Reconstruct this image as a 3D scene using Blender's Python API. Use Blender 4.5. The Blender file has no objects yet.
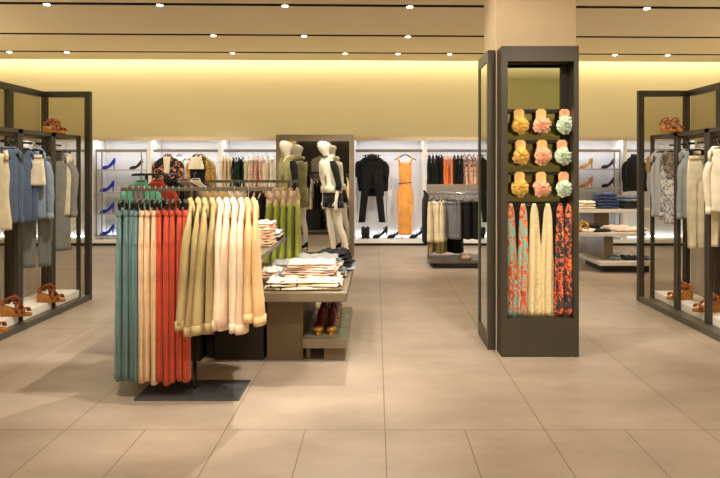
import bpy, bmesh, math, random
from mathutils import Vector, Matrix
random.seed(7)
PI = math.pi
SC = bpy.context.scene
COL = SC.collection

# ---------------------------------------------------------------- camera
F, CX, HY, H = 560.0, 376.0, 170.0, 1.35      # focal length in px, vanishing point, eye height
cam_d = bpy.data.cameras.new('camera'); cam = bpy.data.objects.new('camera', cam_d); COL.objects.link(cam)
cam.location = (0, 0, H); cam.rotation_euler = (PI/2, 0, 0)
cam_d.sensor_width = 36; cam_d.lens = F/720*36
cam_d.shift_x = -(CX-360)/720; cam_d.shift_y = -(239-HY)/720
cam_d.clip_start = 0.05
SC.camera = cam
SC.view_settings.view_transform = 'Standard'; SC.view_settings.look = 'None'
SC.view_settings.gamma = 1; SC.view_settings.use_curve_mapping = False
SC.view_settings.exposure = -0.16
w = bpy.data.worlds.new('world'); SC.world = w; w.use_nodes = True
w.node_tree.nodes['Background'].inputs[0].default_value = (1, .86, .62, 1)
w.node_tree.nodes['Background'].inputs[1].default_value = 0.3

def area(name, loc, sx, sy, power, col=(1, .91, .79), rot=(0, 0, 0)):
    l = bpy.data.lights.new(name, 'AREA'); l.shape = 'RECTANGLE'; l.size = sx; l.size_y = sy
    l.energy = power; l.color = col
    o = bpy.data.objects.new(name, l); COL.objects.link(o); o.location = loc; o.rotation_euler = rot
    return o
def spot(name, loc, target, power, angle=60, blend=.6, size=.05, col=(1, .92, .80)):
    l = bpy.data.lights.new(name, 'SPOT'); l.energy = power; l.spot_size = math.radians(angle); l.spot_blend = blend
    l.shadow_soft_size = size; l.color = col
    o = bpy.data.objects.new(name, l); COL.objects.link(o); o.location = loc
    d = Vector(target)-Vector(loc); o.rotation_euler = d.to_track_quat('-Z', 'Y').to_euler()
    return o
# added fill panels under the ceiling, then the cove tube over the back wall
area('added_ceiling_fill', (0, -2.0, 3.44), 14, 3.0, 80)
area('added_ceiling_fill', (0, 2.2, 3.44), 14, 2.0, 75)
area('added_ceiling_fill', (0, 6.5, 3.44), 14, 1.4, 95)
area('added_ceiling_fill', (0, 9.4, 3.44), 14, .5, 50)
area('cove_light', (0, 11.22, 3.66), 17, .10, 125, (1, .88, .60), (math.radians(8), 0, 0))
# added uplights without fittings, put in to brighten the ceiling
area('added_rear_uplight', (0, 10.15, 1.97), 15, .3, 45, (1, .88, .68), (PI-.5, 0, 0))
area('added_room_uplight', (-7.4, 3.5, 2.3), .08, 10, 200, (1, .88, .68), (PI, .35, 0))
area('added_room_uplight', (7.4, 3.5, 2.3), .08, 10, 200, (1, .88, .68), (PI, -.35, 0))
area('added_room_uplight', (0, -3.8, 2.3), 12, .3, 200, (1, .88, .68), (PI, 0, 0))
# track spots plus two added to brighten the rear racks
SPOTS = [
    ((0.5, 2.9, 3.42), (-1.3, 3.7, .5), 230, 50), ((-.2, 5.5, 3.42), (-1.3, 3.2, .4), 270, 55), ((-.4, 4.1, 3.42), (-1.25, 5.6, .9), 90, 40),  # last one is added to brighten the lime dresses
    ((-1.2, 1.6, 3.42), (-1.0, 3.5, .7), 150, 45), ((1.4, 1.9, 3.42), (1.15, 4.0, 1.1), 150, 45),
    ((-.6, 3.0, 3.42), (2.0, 4.5, .0), 140, 70), ((-2.0, 4.2, 3.42), (-3.1, 5.0, .6), 150, 55),
    ((2.0, 4.0, 3.42), (2.9, 5.0, .6), 150, 55), ((0, 7.0, 3.42), (0.2, 8.8, .2), 150, 70),
    ((-1.2, 6.2, 3.42), (-1.0, 8.2, 1.0), 150, 40), ((3.2, 6.6, 3.42), (3.6, 8.0, .5), 150, 55),
    ((-3.0, 7.2, 3.42), (-3.2, 9.9, .9), 130, 60), ((1.2, 7.4, 3.42), (1.3, 9.9, 1.0), 130, 55),
    ((-1.3, 2.9, 3.42), (-.3, 4.3, .5), 85, 50), ((.4, 6.0, 3.42), (1.1, 7.9, .7), 100, 40), ((0.6, 1.2, 3.42), (.8, 2.6, 0), 150, 80),  # middle one is added to brighten the cream skirts
]
for p, t, e, a in SPOTS:
    spot('track_and_added_spot_light', p, t, e*1.75, a)

# ---------------------------------------------------------------- materials
def lin(c):
    return tuple(((v/255)/12.92 if v/255 <= .04045 else ((v/255+.055)/1.055)**2.4) for v in c)
MATS = {}
def base_mat(name):
    m = bpy.data.materials.new(name); m.use_nodes = True
    nt = m.node_tree; b = nt.nodes['Principled BSDF']
    return m, nt, b
def N(nt, t, **k):
    n = nt.nodes.new(t)
    for a, v in k.items(): setattr(n, a, v)
    return n
def mat(name, rgb, rough=.5, metal=0.0, var=.06, scale=12, bump=.0, bscale=60, coat=0, sheen=0, emit=None, es=0):
    if name in MATS: return MATS[name]
    m, nt, b = base_mat(name); c = lin(rgb)
    tc = N(nt, 'ShaderNodeTexCoord'); no = N(nt, 'ShaderNodeTexNoise'); no.inputs['Scale'].default_value = scale
    no.inputs['Detail'].default_value = 3
    nt.links.new(tc.outputs['Object'], no.inputs['Vector'])
    r = N(nt, 'ShaderNodeValToRGB')
    r.color_ramp.elements[0].position = .3; r.color_ramp.elements[1].position = .7
    r.color_ramp.elements[0].color = tuple(v*(1-var) for v in c)+(1,)
    r.color_ramp.elements[1].color = tuple(min(1, v*(1+var)) for v in c)+(1,)
    nt.links.new(no.outputs['Fac'], r.inputs['Fac']); nt.links.new(r.outputs['Color'], b.inputs['Base Color'])
    b.inputs['Roughness'].default_value = rough; b.inputs['Metallic'].default_value = metal
    b.inputs['Coat Weight'].default_value = coat
    b.inputs['Sheen Weight'].default_value = sheen
    if bump:
        n2 = N(nt, 'ShaderNodeTexNoise'); n2.inputs['Scale'].default_value = bscale
        nt.links.new(tc.outputs['Object'], n2.inputs['Vector'])
        bp = N(nt, 'ShaderNodeBump'); bp.inputs['Strength'].default_value = bump; bp.inputs['Distance'].default_value = .01
        nt.links.new(n2.outputs['Fac'], bp.inputs['Height']); nt.links.new(bp.outputs['Normal'], b.inputs['Normal'])
    if emit:
        b.inputs['Emission Color'].default_value = lin(emit)+(1,); b.inputs['Emission Strength'].default_value = es
    MATS[name] = m; return m
def fab(name, rgb, var=.12):
    return mat('fabric_'+name, rgb, .88, 0, var, 9, .35, 45, 0, .15)
def pattern(name, stops, scale=14, stretch=(1, 1, 1), dist=1.5):
    """woven print: noise blotches cut into flat colours"""
    k = 'print_'+name
    if k in MATS: return MATS[k]
    m, nt, b = base_mat(k)
    tc = N(nt, 'ShaderNodeTexCoord'); mp = N(nt, 'ShaderNodeMapping'); mp.inputs['Scale'].default_value = stretch
    no = N(nt, 'ShaderNodeTexNoise'); no.inputs['Scale'].default_value = scale; no.inputs['Detail'].default_value = 2.5
    no.inputs['Distortion'].default_value = dist
    r = N(nt, 'ShaderNodeValToRGB'); r.color_ramp.interpolation = 'CONSTANT'
    els = r.color_ramp.elements
    els[0].position = 0; els[0].color = lin(stops[0][1])+(1,)
    els[1].position = stops[1][0]; els[1].color = lin(stops[1][1])+(1,)
    for p, c in stops[2:]:
        e = els.new(p); e.color = lin(c)+(1,)
    nt.links.new(tc.outputs['Object'], mp.inputs['Vector']); nt.links.new(mp.outputs['Vector'], no.inputs['Vector'])
    nt.links.new(no.outputs['Fac'], r.inputs['Fac']); nt.links.new(r.outputs['Color'], b.inputs['Base Color'])
    b.inputs['Roughness'].default_value = .85
    MATS[k] = m; return m
def stripes(name, c1, c2, scale=40, axis='Z'):
    k = 'stripe_'+name
    if k in MATS: return MATS[k]
    m, nt, b = base_mat(k)
    tc = N(nt, 'ShaderNodeTexCoord'); wv = N(nt, 'ShaderNodeTexWave'); wv.bands_direction = axis
    wv.inputs['Scale'].default_value = scale; wv.inputs['Distortion'].default_value = .8
    r = N(nt, 'ShaderNodeValToRGB'); r.color_ramp.elements[0].position = .4; r.color_ramp.elements[1].position = .6
    r.color_ramp.elements[0].color = lin(c1)+(1,); r.color_ramp.elements[1].color = lin(c2)+(1,)
    nt.links.new(tc.outputs['Object'], wv.inputs['Vector']); nt.links.new(wv.outputs['Fac'], r.inputs['Fac'])
    nt.links.new(r.outputs['Color'], b.inputs['Base Color']); b.inputs['Roughness'].default_value = .85
    MATS[k] = m; return m
def emat(name, rgb, s):
    m, nt, b = base_mat(name); b.inputs['Base Color'].default_value = lin(rgb)+(1,)
    b.inputs['Emission Color'].default_value = lin(rgb)+(1,); b.inputs['Emission Strength'].default_value = s
    return m

BRONZE = mat('dark_bronze_metal', (74, 68, 58), .38, .35, .08, 5)
BRONZE2 = mat('bronze_grey_lacquer', (96, 89, 76), .4, .2, .08, 5)
GUN = mat('gunmetal', (52, 48, 44), .35, .7, .05)
STEEL = mat('brushed_steel', (150, 146, 140), .3, .8, .05)
BLACK = mat('black_plastic', (20, 19, 19), .4)
HWOOD = mat('pale_beech_hanger', (206, 172, 128), .5)
HCLEAR = mat('pale_plastic_hanger', (205, 205, 200), .25)
WHITE = mat('white_laminate', (236, 234, 230), .45, 0, .02)
WHITE2 = mat('white_plinth', (238, 232, 222), .5, 0, .02)
TABLE = mat('taupe_table_lacquer', (120, 108, 90), .35, .1, .05, 4)
TABLE2 = mat('pedestal_bronze', (112, 96, 74), .42, .25, .08, 3)
PALETBL = mat('pale_table_top', (212, 202, 188), .4, 0, .03)
DARK = mat('dark_board', (30, 27, 24), .55, 0, .1)
MANQ = mat('glossy_white_mannequin', (238, 230, 214), .3, 0, .01, coat=.3)
LEATHER_B = mat('black_leather', (9, 9, 10), .5)
MIRROR, nt_, b_ = base_mat('mirror_silver')
b_.inputs['Base Color'].default_value = (.74, .74, .68, 1); b_.inputs['Metallic'].default_value = 1; b_.inputs['Roughness'].default_value = .015
SMOKED, nt_, b_ = base_mat('smoked_mirror')
b_.inputs['Base Color'].default_value = (.27, .29, .19, 1); b_.inputs['Metallic'].default_value = 1; b_.inputs['Roughness'].default_value = .03
def glass_mat(name, tint, refl):  # refl: fresnel blend
    m = bpy.data.materials.new(name); m.use_nodes = True; nt = m.node_tree; nt.nodes.clear()
    o = N(nt, 'ShaderNodeOutputMaterial'); mx = N(nt, 'ShaderNodeMixShader'); t = N(nt, 'ShaderNodeBsdfTransparent')
    g = N(nt, 'ShaderNodeBsdfGlossy'); lw = N(nt, 'ShaderNodeLayerWeight'); lw.inputs['Blend'].default_value = refl
    t.inputs['Color'].default_value = tint+(1,); g.inputs['Roughness'].default_value = .02
    ml = N(nt, 'ShaderNodeMath', operation='MULTIPLY'); ml.inputs[1].default_value = .3; nt.links.new(lw.outputs['Fresnel'], ml.inputs[0])
    nt.links.new(ml.outputs[0], mx.inputs['Fac']); nt.links.new(t.outputs[0], mx.inputs[1]); nt.links.new(g.outputs[0], mx.inputs[2])
    nt.links.new(mx.outputs[0], o.inputs['Surface'])
    return m
GLASS = glass_mat('smoked_glass', (.80, .78, .72), .2)

# ---------------------------------------------------------------- mesh helpers
class MB:
    def __init__(s): s.v = []; s.f = []; s.sm = []
    def add(s, vs, fs, smooth=False):
        o = len(s.v); s.v += [tuple(v) for v in vs]
        for f in fs: s.f.append(tuple(i+o for i in f)); s.sm.append(smooth)
        return s
    def box(s, x0, x1, y0, y1, z0, z1, bev=0):
        if bev <= 0:
            vs = [(x, y, z) for z in (z0, z1) for y in (y0, y1) for x in (x0, x1)]
            return s.add(vs, [(0, 2, 3, 1), (4, 5, 7, 6), (0, 1, 5, 4), (2, 6, 7, 3), (0, 4, 6, 2), (1, 3, 7, 5)])
        b = bmesh.new(); bmesh.ops.create_cube(b, size=1)
        for v in b.verts:
            v.co = Vector(((x0+x1)/2+v.co.x*(x1-x0), (y0+y1)/2+v.co.y*(y1-y0), (z0+z1)/2+v.co.z*(z1-z0)))
        bmesh.ops.bevel(b, geom=list(b.edges), offset=bev, segments=2, affect='EDGES', profile=.6)
        b.verts.index_update()
        s.add([v.co for v in b.verts], [[v.index for v in f.verts] for f in b.faces]); b.free(); return s
    def tube(s, pts, r, n=8, cap=True):
        pts = [Vector(p) for p in pts]; m = len(pts)
        rs = r if isinstance(r, (list, tuple)) else [r]*m
        rings = []; up = None
        for i, p in enumerate(pts):
            t = (pts[min(i+1, m-1)]-pts[max(i-1, 0)])
            if t.length < 1e-9: t = Vector((0, 0, 1))
            t.normalize()
            if up is None: up = Vector((0, 0, 1)) if abs(t.z) < .9 else Vector((0, 1, 0))
            a = t.cross(up)
            if a.length < 1e-4: a = t.cross(Vector((1, 0, 0)))
            a.normalize(); b = a.cross(t).normalized(); up = b
            rings.append([p+a*math.cos(2*PI*k/n)*rs[i]+b*math.sin(2*PI*k/n)*rs[i] for k in range(n)])
        return s.loft(rings, cap)
    def loft(s, rings, cap=True, smooth=True):
        n = len(rings[0]); vs = [p for r in rings for p in r]; fs = []
        for i in range(len(rings)-1):
            for k in range(n):
                fs.append((i*n+k, i*n+(k+1) % n, (i+1)*n+(k+1) % n, (i+1)*n+k))
        if cap:
            fs.append(tuple(range(n))[::-1]); fs.append(tuple((len(rings)-1)*n+k for k in range(n)))
        return s.add(vs, fs, smooth)
    def ball(s, c, r, n=12, m=8):
        c = Vector(c); r = r if isinstance(r, (tuple, list)) else (r, r, r)
        rings = []
        for i in range(m+1):
            a = PI*(i/m)*.998+.003
            rings.append([c+Vector((r[0]*math.sin(a)*math.cos(2*PI*k/n), r[1]*math.sin(a)*math.sin(2*PI*k/n), -r[2]*math.cos(a))) for k in range(n)])
        return s.loft(rings)
    def grid(s, nu, nv, fn, smooth=True):
        vs = [fn(i/(nu-1), j/(nv-1)) for i in range(nu) for j in range(nv)]
        fs = [(i*nv+j, (i+1)*nv+j, (i+1)*nv+j+1, i*nv+j+1) for i in range(nu-1) for j in range(nv-1)]
        return s.add(vs, fs, smooth)
    def build(s, name, m, parent=None, loc=None, rz=0, solid=0):
        me = bpy.data.meshes.new(name); me.from_pydata(s.v, [], s.f)
        me.polygons.foreach_set('use_smooth', s.sm); me.materials.append(m)
        b = bmesh.new(); b.from_mesh(me); bmesh.ops.recalc_face_normals(b, faces=b.faces); b.to_mesh(me); b.free()
        me.update()
        o = bpy.data.objects.new(name, me); COL.objects.link(o)
        if parent: o.parent = parent
        if loc: o.location = loc
        o.rotation_euler.z = rz
        if solid:
            md = o.modifiers.new('thickness', 'SOLIDIFY'); md.thickness = solid; md.offset = 0
        return o
LABELS = {}
def tag(o, label, cat, group=None, kind=None):
    o['label'] = label; o['category'] = cat
    if group: o['group'] = group
    if kind: o['kind'] = kind
    LABELS.setdefault(label, []).append(o.name)
    n = len(label.split())
    if not 4 <= n <= 16: print('LABEL LENGTH', n, label)
    return o
def thing(name, label, cat, loc=(0, 0, 0), rz=0, group=None):
    o = bpy.data.objects.new(name, None); COL.objects.link(o); o.empty_display_size = .1
    o.location = loc; o.rotation_euler.z = rz
    return tag(o, label, cat, group)
def struct(o):
    o['kind'] = 'structure'; return o
ORD = ['first', 'second', 'third', 'fourth', 'fifth', 'sixth', 'seventh', 'eighth', 'ninth', 'tenth', 'eleventh', 'twelfth']
def nth(i, n, side='left'):
    if n == 1: return 'only'
    if i == 0: return 'leftmost'
    if i == n-1: return 'rightmost'
    return ORD[i]+' from the '+side
def at(px, py, d): return Vector(((px-CX)*d/F, d, H-(py-HY)*d/F))
def X(px, d): return (px-CX)*d/F
def Z(py, d): return H-(py-HY)*d/F

# ---------------------------------------------------------------- room shell
# floor: large stone tiles, joints follow the photograph's module
fm, nt, b = base_mat('stone_tile_floor')
tc = N(nt, 'ShaderNodeTexCoord'); sx = N(nt, 'ShaderNodeSeparateXYZ'); nt.links.new(tc.outputs['Object'], sx.inputs[0])
def M(op, a, bb=None, c=None):
    n = N(nt, 'ShaderNodeMath', operation=op)
    for i, v in enumerate((a, bb, c)):
        if v is None: continue
        if isinstance(v, (int, float)): n.inputs[i].default_value = v
        else: nt.links.new(v, n.inputs[i])
    return n.outputs[0]
def joint(co, off, mod, wd):
    t = M('MODULO', M('ADD', co, -off+mod*40), mod)
    return M('LESS_THAN', M('MINIMUM', t, M('SUBTRACT', mod, t)), wd)
jy = joint(sx.outputs['Y'], 2.91, 1.87, .0026)
jwide = joint(sx.outputs['X'], .047, .83, .0026); jnar = joint(sx.outputs['X'], .047, .415, .0026)
near = M('LESS_THAN', sx.outputs['Y'], 2.91)
jx = M('MAXIMUM', jwide, M('MULTIPLY', jnar, near))
J = M('MAXIMUM', jy, jx)
# per tile tone
ix = M('FLOOR', M('DIVIDE', M('ADD', sx.outputs['X'], -.047), .83)); iy = M('FLOOR', M('DIVIDE', M('ADD', sx.outputs['Y'], -2.91), 1.87))
cmb = N(nt, 'ShaderNodeCombineXYZ'); nt.links.new(ix, cmb.inputs[0]); nt.links.new(iy, cmb.inputs[1])
wn = N(nt, 'ShaderNodeTexWhiteNoise'); nt.links.new(cmb.outputs[0], wn.inputs['Vector'])
no = N(nt, 'ShaderNodeTexNoise'); no.inputs['Scale'].default_value = 1.3; no.inputs['Detail'].default_value = 9; no.inputs['Roughness'].default_value = .62
mpn = N(nt, 'ShaderNodeMapping'); mpn.inputs['Scale'].default_value = (1, 2.2, 1); nt.links.new(tc.outputs['Object'], mpn.inputs[0]); nt.links.new(mpn.outputs[0], no.inputs['Vector'])
r = N(nt, 'ShaderNodeValToRGB'); r.color_ramp.elements[0].position = .3; r.color_ramp.elements[1].position = .72
r.color_ramp.elements[0].color = lin((150, 134, 116))+(1,); r.color_ramp.elements[1].color = lin((176, 159, 140))+(1,)
nt.links.new(M('ADD', no.outputs['Fac'], M('MULTIPLY', M('ADD', wn.outputs['Value'], -.5), .08)), r.inputs['Fac'])
mx = N(nt, 'ShaderNodeMixRGB'); mx.inputs[2].default_value = lin((112, 98, 78))+(1,)
nt.links.new(J, mx.inputs[0]); nt.links.new(r.outputs[0], mx.inputs[1]); nt.links.new(mx.outputs[0], b.inputs['Base Color'])
b.inputs['Roughness'].default_value = .42; b.inputs['Specular IOR Level'].default_value = .35
bp = N(nt, 'ShaderNodeBump'); bp.inputs['Strength'].default_value = .3; bp.inputs['Distance'].default_value = .002
nt.links.new(M('SUBTRACT', 1, J), bp.inputs['Height']); nt.links.new(bp.outputs[0], b.inputs['Normal'])
RX = 8.0
struct(MB().box(-RX, RX, -5, 11.5, -.1, 0).build('floor', fm))
CEILM = mat('beige_ceiling_paint', (226, 210, 172), .8, 0, .015, 2)
WALLM = mat('warm_wall_paint', (210, 198, 156), .8, 0, .015, 2)
struct(MB().box(-RX, RX, 11.4, 11.5, 0, 4.2).build('wall_back', WALLM))
struct(MB().box(-RX-.1, -RX, -5, 11.5, 0, 4.2).build('wall_left', WALLM))
struct(MB().box(RX, RX+.1, -5, 11.5, 0, 4.2).build('wall_right', WALLM))
struct(MB().box(-RX, RX, -5.1, -5, 0, 4.2).build('wall_front', WALLM))
ZC = 3.5
cm = MB(); sl = MB(); ys = [-6, -2.2, .4, 2.6, 4.3, 5.75, 7.30, 8.94, 10.27]
SK = .0235
def strip(m, y0, y1, z0, z1):
    vs = [(x, y+SK*(x+1.2), z) for z in (z0, z1) for y in (y0, y1) for x in (-RX, RX)]
    m.add(vs, [(0, 2, 3, 1), (4, 5, 7, 6), (0, 1, 5, 4), (2, 6, 7, 3), (0, 4, 6, 2), (1, 3, 7, 5)])
for i in range(1, len(ys)):
    strip(cm, ys[i-1]+.055, ys[i]-.055, ZC, ZC+.06)
strip(cm, ys[-1]+.055, 10.98, ZC, ZC+.06)
struct(cm.build('ceiling', CEILM))
for i, y in enumerate(ys[1:]):
    m = MB(); strip(m, y-.055, y+.055, ZC+.08, ZC+.1); strip(m, y-.057, y-.053, ZC+.002, ZC+.1); strip(m, y+.053, y+.057, ZC+.002, ZC+.1)
    struct(m.build('trim_%d' % (i+1), mat('slot_black', (14, 13, 12), .8)))
struct(MB().box(-RX, RX, -5, 11.5, 4.2, 4.25).build('ceiling_void', CEILM))
LENS = emat('spot_lens', (255, 240, 215), 12)
def ceil_spot(px, d, lab):
    y0 = d
    x = X(px, d); y = d+SK*(x+1.2)
    t = thing('ceiling_spotlight', lab, 'spotlight', (x, y, ZC), 0, 'spotlights in the ceiling slots')
    m = MB(); m.tube([(0, 0, .085), (0, 0, .03), (0, 0, -.012)], [.04, .045, .05], 14).build('housing', GUN, t)
    MB().tube([(0, 0, -.011), (0, 0, -.02), (0, 0, -.026)], [.042, .038, .015], 14).build('lens', LENS, t)
for row, d, pxs in (('front', 7.30, [50, 161, 285, 410, 651]), ('middle', 8.94, [214, 304, 408]), ('rear', 10.27, [14, 70, 233, 345, 398, 450, 618, 672])):
    for i, px in enumerate(pxs):
        ceil_spot(px, d, 'small lit spotlight in the %s ceiling slot, %s' % (row, nth(i, len(pxs))))
# square column, plastered
struct(MB().box(.90, 1.50, 4.2, 4.66, 0, ZC).build('column', mat('plaster_column', (206, 184, 150), .8, 0, .015, 2)))

# ---------------------------------------------------------------- cabinets along the back wall
YF, YB = 9.95, 10.45
LEDM = emat('niche_light_strip', (238, 244, 255), 14)
BACKM = mat('niche_back_board', (214, 213, 214), .6, 0, .02)
BAYS = [-52, 20, 91, 149, 220, 286, 353, 425, 497, 569, 625, 697, 768]
BAYN = ['leftmost, behind the left glass screen', 'left bay behind the left fixture', 'with shelves of blue pumps', 'with two floral outfits',
        'with cream and green tops', 'hidden behind the framed mirror', 'with the black outfit and orange dress', 'with black and orange dresses', 'behind the column',
        'with shelves of black and yellow pumps', 'with a dark blazer', 'rightmost, behind the right glass screen']
for i in range(len(BAYS)-1):
    x0, x1 = X(BAYS[i], YF), X(BAYS[i+1], YF); w_ = x1-x0
    t = thing('display_cabinet', 'white lit wall display cabinet '+BAYN[i], 'cabinet', (x0, YF, 0), 0, 'white display cabinets along the back wall')
    MB().box(.0, w_, .47, .50, .05, 1.93).build('back_panel', BACKM, t)
    MB().box(0, .035, 0, .47, .05, 1.93).build('side_panel', WHITE, t); MB().box(w_-.035, w_, 0, .47, .05, 1.93).build('side_panel', WHITE, t)
    MB().box(0, w_, .0, .5, 1.905, 1.94).box(0, w_, -.012, 0, 1.87, 1.94).build('header', mat('cabinet_fascia', (206, 190, 160), .5), t)
    MB().box(.035, w_-.035, .0, .47, .05, .115).build('ledge', WHITE, t)
    MB().box(0, w_, .05, .5, 0, .05).build('plinth', DARK, t)
    MB().box(.05, w_-.05, .05, .16, 1.885, 1.90).build('light_strip', LEDM, t)
    MB().box(.05, w_-.05, .425, .455, .116, .125).build('light_strip', LEDM, t)
    MB().box(.04, w_-.04, .08, .10, 1.67, 1.72).build('rail', STEEL, t)
# display mirror behind the mannequins
t = thing('framed_mirror', 'tall freestanding mirror in a grey bronze frame behind the mannequins', 'mirror', (0, 8.7, 0))
mx0, mx1 = X(276, 8.7), X(354, 8.7)
MB().box(mx0, mx1, 0, .12, 1.80, 1.90).box(mx0, mx1, 0, .12, 0, .075).box(mx0, mx0+.06, 0, .12, .075, 1.8).box(mx1-.075, mx1, 0, .12, .075, 1.8).build('frame', mat('mirror_frame_metal', (134, 122, 100), .4, .3), t)
MB().box(mx0+.06, mx1-.075, .03, .05, .075, 1.8).build('mirror_glass', MIRROR, t)

# ---------------------------------------------------------------- garments
def ring(a, b, cx, cy, z, f=0, k=0, ph=0, n=30, e=.75):
    pts = []
    for i in range(n):
        th = 2*PI*i/n; c, s_ = math.cos(th), math.sin(th)
        x = a*math.copysign(abs(c)**e, c); y = b*math.copysign(abs(s_)**e, s_)
        fo = f*math.sin(k*x+ph)*(1-.5*abs(x/a)**4) if f else 0
        pts.append((cx+x, cy+y+fo, z))
    return pts
def interp(keys, n):
    out = []; z0, z1 = keys[0][0], keys[-1][0]
    for i in range(n):
        z = z0+(z1-z0)*i/(n-1); j = 0
        while j < len(keys)-2 and z < keys[j+1][0]: j += 1
        a, b = keys[j], keys[j+1]; t = 0 if a[0] == b[0] else (z-a[0])/(b[0]-a[0]); t = t*t*(3-2*t) if len(keys) > 3 else t
        out.append([z]+[a[q]+(b[q]-a[q])*t for q in range(1, len(a))])
    return out
def drape(mb, keys, n=20, f0=.002, f1=.015, k=40, ph=0, sh=0, cx=0, seg=30):
    """keys: (z, halfwidth, halfthick); folds grow downwards; sh shears the hem sideways (local y)"""
    rows = interp(keys, n); z0, z1 = keys[0][0], keys[-1][0]; rings = []
    for z, a, b in rows:
        u = (z0-z)/(z0-z1)
        rings.append(ring(a, b, cx, sh*u, z, f0+(f1-f0)*u, k*(1-.25*u), ph+u*1.2, seg))
    mb.loft(rings); return mb
def make_hanger(mb_mat, w=.4, clips=False, loc=(0, 0, 0), rz=0, label='', group='', hook_h=.07, detail=True):
    t = thing('clothes_hanger', label, 'hanger', loc, rz, group)
    hk = MB(); r = .018
    pts = [(r*math.cos(a), 0, -.002+r*math.sin(a)) for a in [PI*(.05+1.3*q/9) for q in range(10)]][::-1]
    pts = [(-.0, 0, -hook_h), (0, 0, -.035), (-.008, 0, -.024)]+[p for p in pts]
    hk.tube(pts, .0028, 6).build('hook', STEEL, t)
    b = MB(); dz = .012 if clips else .095
    b.tube([(-w/2, 0, -hook_h-dz), (-w/4, 0, -hook_h-dz*.45), (-.03, 0, -hook_h), (.03, 0, -hook_h), (w/4, 0, -hook_h-dz*.45), (w/2, 0, -hook_h-dz)],
           [.007, .010, .009, .009, .010, .007], 8).build('shoulder_bar', mb_mat, t)
    if clips:
        for s_ in (-1, 1):
            MB().box(s_*w*.36-.015, s_*w*.36+.015, -.009, .009, -hook_h-.075, -hook_h-.002, .003).build('clip', mb_mat, t)
    return t
def jacket(label, loc, rz, m, L=.72, w=.42, th=.06, sl_r=.042, sl_len=.62, sh=0, group='', cat='jacket', name='jacket',
           lapel=None, cuff=None, seed=0, inner=None, collar=True, fold=.008, sy=None, shingle=0):
    rnd = random.Random(seed*13+5); t = thing(name, label, cat, loc, rz, group)
    a = w/2; z0 = -.075
    keys = [(z0, .045, .02), (z0-.02, .075, th*.55), (z0-.045, a*.62, th*.6), (z0-.085, a*.95, th*.62), (z0-.13, a, th*.8), (z0-.32, a*.93, th), (z0-.5, a*.95, th), (z0-L, a*1.02, th*.9)]
    drape(MB(), keys, 26, .001, fold, 38, rnd.random()*6, sh).build('body', m, t)
    for s_ in (-1, 1):
        pts = []; rs = []
        for i in range(15):
            u = (i/14)**1.35; zz = z0-(.060 if sy else .095)-(sl_len+(.035 if sy else 0))*u
            pts.append((s_*(a*(.80 if sy else .86)+(.07*a+min(.045, a*.3))*min(1, u*4)+.006*math.sin(u*6+seed)), sh*u*sl_len/L-.012*u+.004*math.sin(5*u+seed*2), zz))
            rs.append(sl_r*(1.05-.3*u+.06*math.sin(u*15+seed*1.7)+.03*math.sin(u*37+seed)))
        rs[0] *= .4; rs[1] *= .75
        # flattened sleeve: width sl_r across the edge-on view, deeper along the shoulder line
        def sring(p, r_, g, dz=0, u=1):
            o_ = []
            for q in range(16):
                a_ = 2*PI*q/16; y_ = (sy*(.62+.38*u)*min(1, .25+u*4.5) if sy else min(r_, th*.75))*g*math.sin(a_)
                o_.append((p[0]+1.15*g*r_*math.cos(a_)*(1+.10*math.sin(3*a_+9*u+seed))-shingle*y_, p[1]+y_, p[2]+dz))
            return o_
        mb = MB(); mb.loft([sring(p, r_, 1, 0, (i/14)**1.35) for i, (p, r_) in enumerate(zip(pts, rs))]).build('sleeve', m, t)
        c = MB(); p = pts[-1]; c.loft([sring(p, rs[-1], 1.04, .052), sring(p, rs[-1], 1.035, .02), sring(p, rs[-1], 1.02, -.004)])
        c.build('cuff', cuff or m, t)
    if collar:
        c = MB()
        c.tube([(-.075, -th*.6, z0-.10), (-.07, -th*.3, z0-.03), (-.04, th*.4, z0+.008), (.04, th*.4, z0+.008), (.07, -th*.3, z0-.03), (.075, -th*.6, z0-.10)], [.012, .016, .016, .016, .016, .012], 8)
        c.build('collar', lapel or m, t)
    if inner:
        MB().grid(6, 8, lambda u, v: ((u-.5)*(.13-.05*v), -th*1.05-.004, z0-.03-v*.32)).build('inner_top', inner, t, solid=.006)
    return t
def trousers(label, loc, rz, m, L=.92, w=.36, th=.02, group='', seed=0, cat='trousers', name='trousers', wide=1.0, top=-.13, splay=0):
    rnd = random.Random(seed*7+1); t = thing(name, label, cat, loc, rz, group)
    a = w/2; ph = rnd.random()*6
    mb = MB()
    drape(mb, [(top, a*.9, th*.6), (top-.06, a, th*.9), (top-.18, a*1.06, th*1.0), (top-.27, a*.9, th*.5)], 10, .001, .002, 30, ph)
    for s_ in (-1, 1):
        rows = interp([(top-.12, a*.45, th*.7), (top-.26, a*.53, th*1.0), (top-.5, a*.5*wide, th), (top-L, a*.44*wide, th*1.0)], 22); sh_ = rnd.uniform(-.008, .008)
        mb.loft([ring(r1, r2, s_*(a*.53+splay*max(0, u_-.2)), sh_*u_, zz, .001+.006*u_, 45, ph+s_+u_, 22) for zz, r1, r2, u_ in [(q[0], q[1], q[2], k_/21) for k_, q in enumerate(rows)]])
    mb.build('legs', m, t)
    sm_ = MB()
    for s_ in (-1, 1):
        for q_ in (-.35, .45):
            sm_.tube([(s_*(a*.9-.0), th*q_, top-.03), (s_*(a*1.05), th*q_*1.1, top-.2), (s_*(a*(1.05+splay*.5/a)), th*q_, top-.5), (s_*(a*(.98+splay*.8/a)), th*q_, top-L+.004)], .0035, 5)
    sm_.build('side_seam', m, t)
    drape(MB(), [(top+.008, a*.9, th*.95), (top-.03, a*.95, th*1.1)], 3, 0, 0, 1).build('waistband', m, t)
    return t
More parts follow.
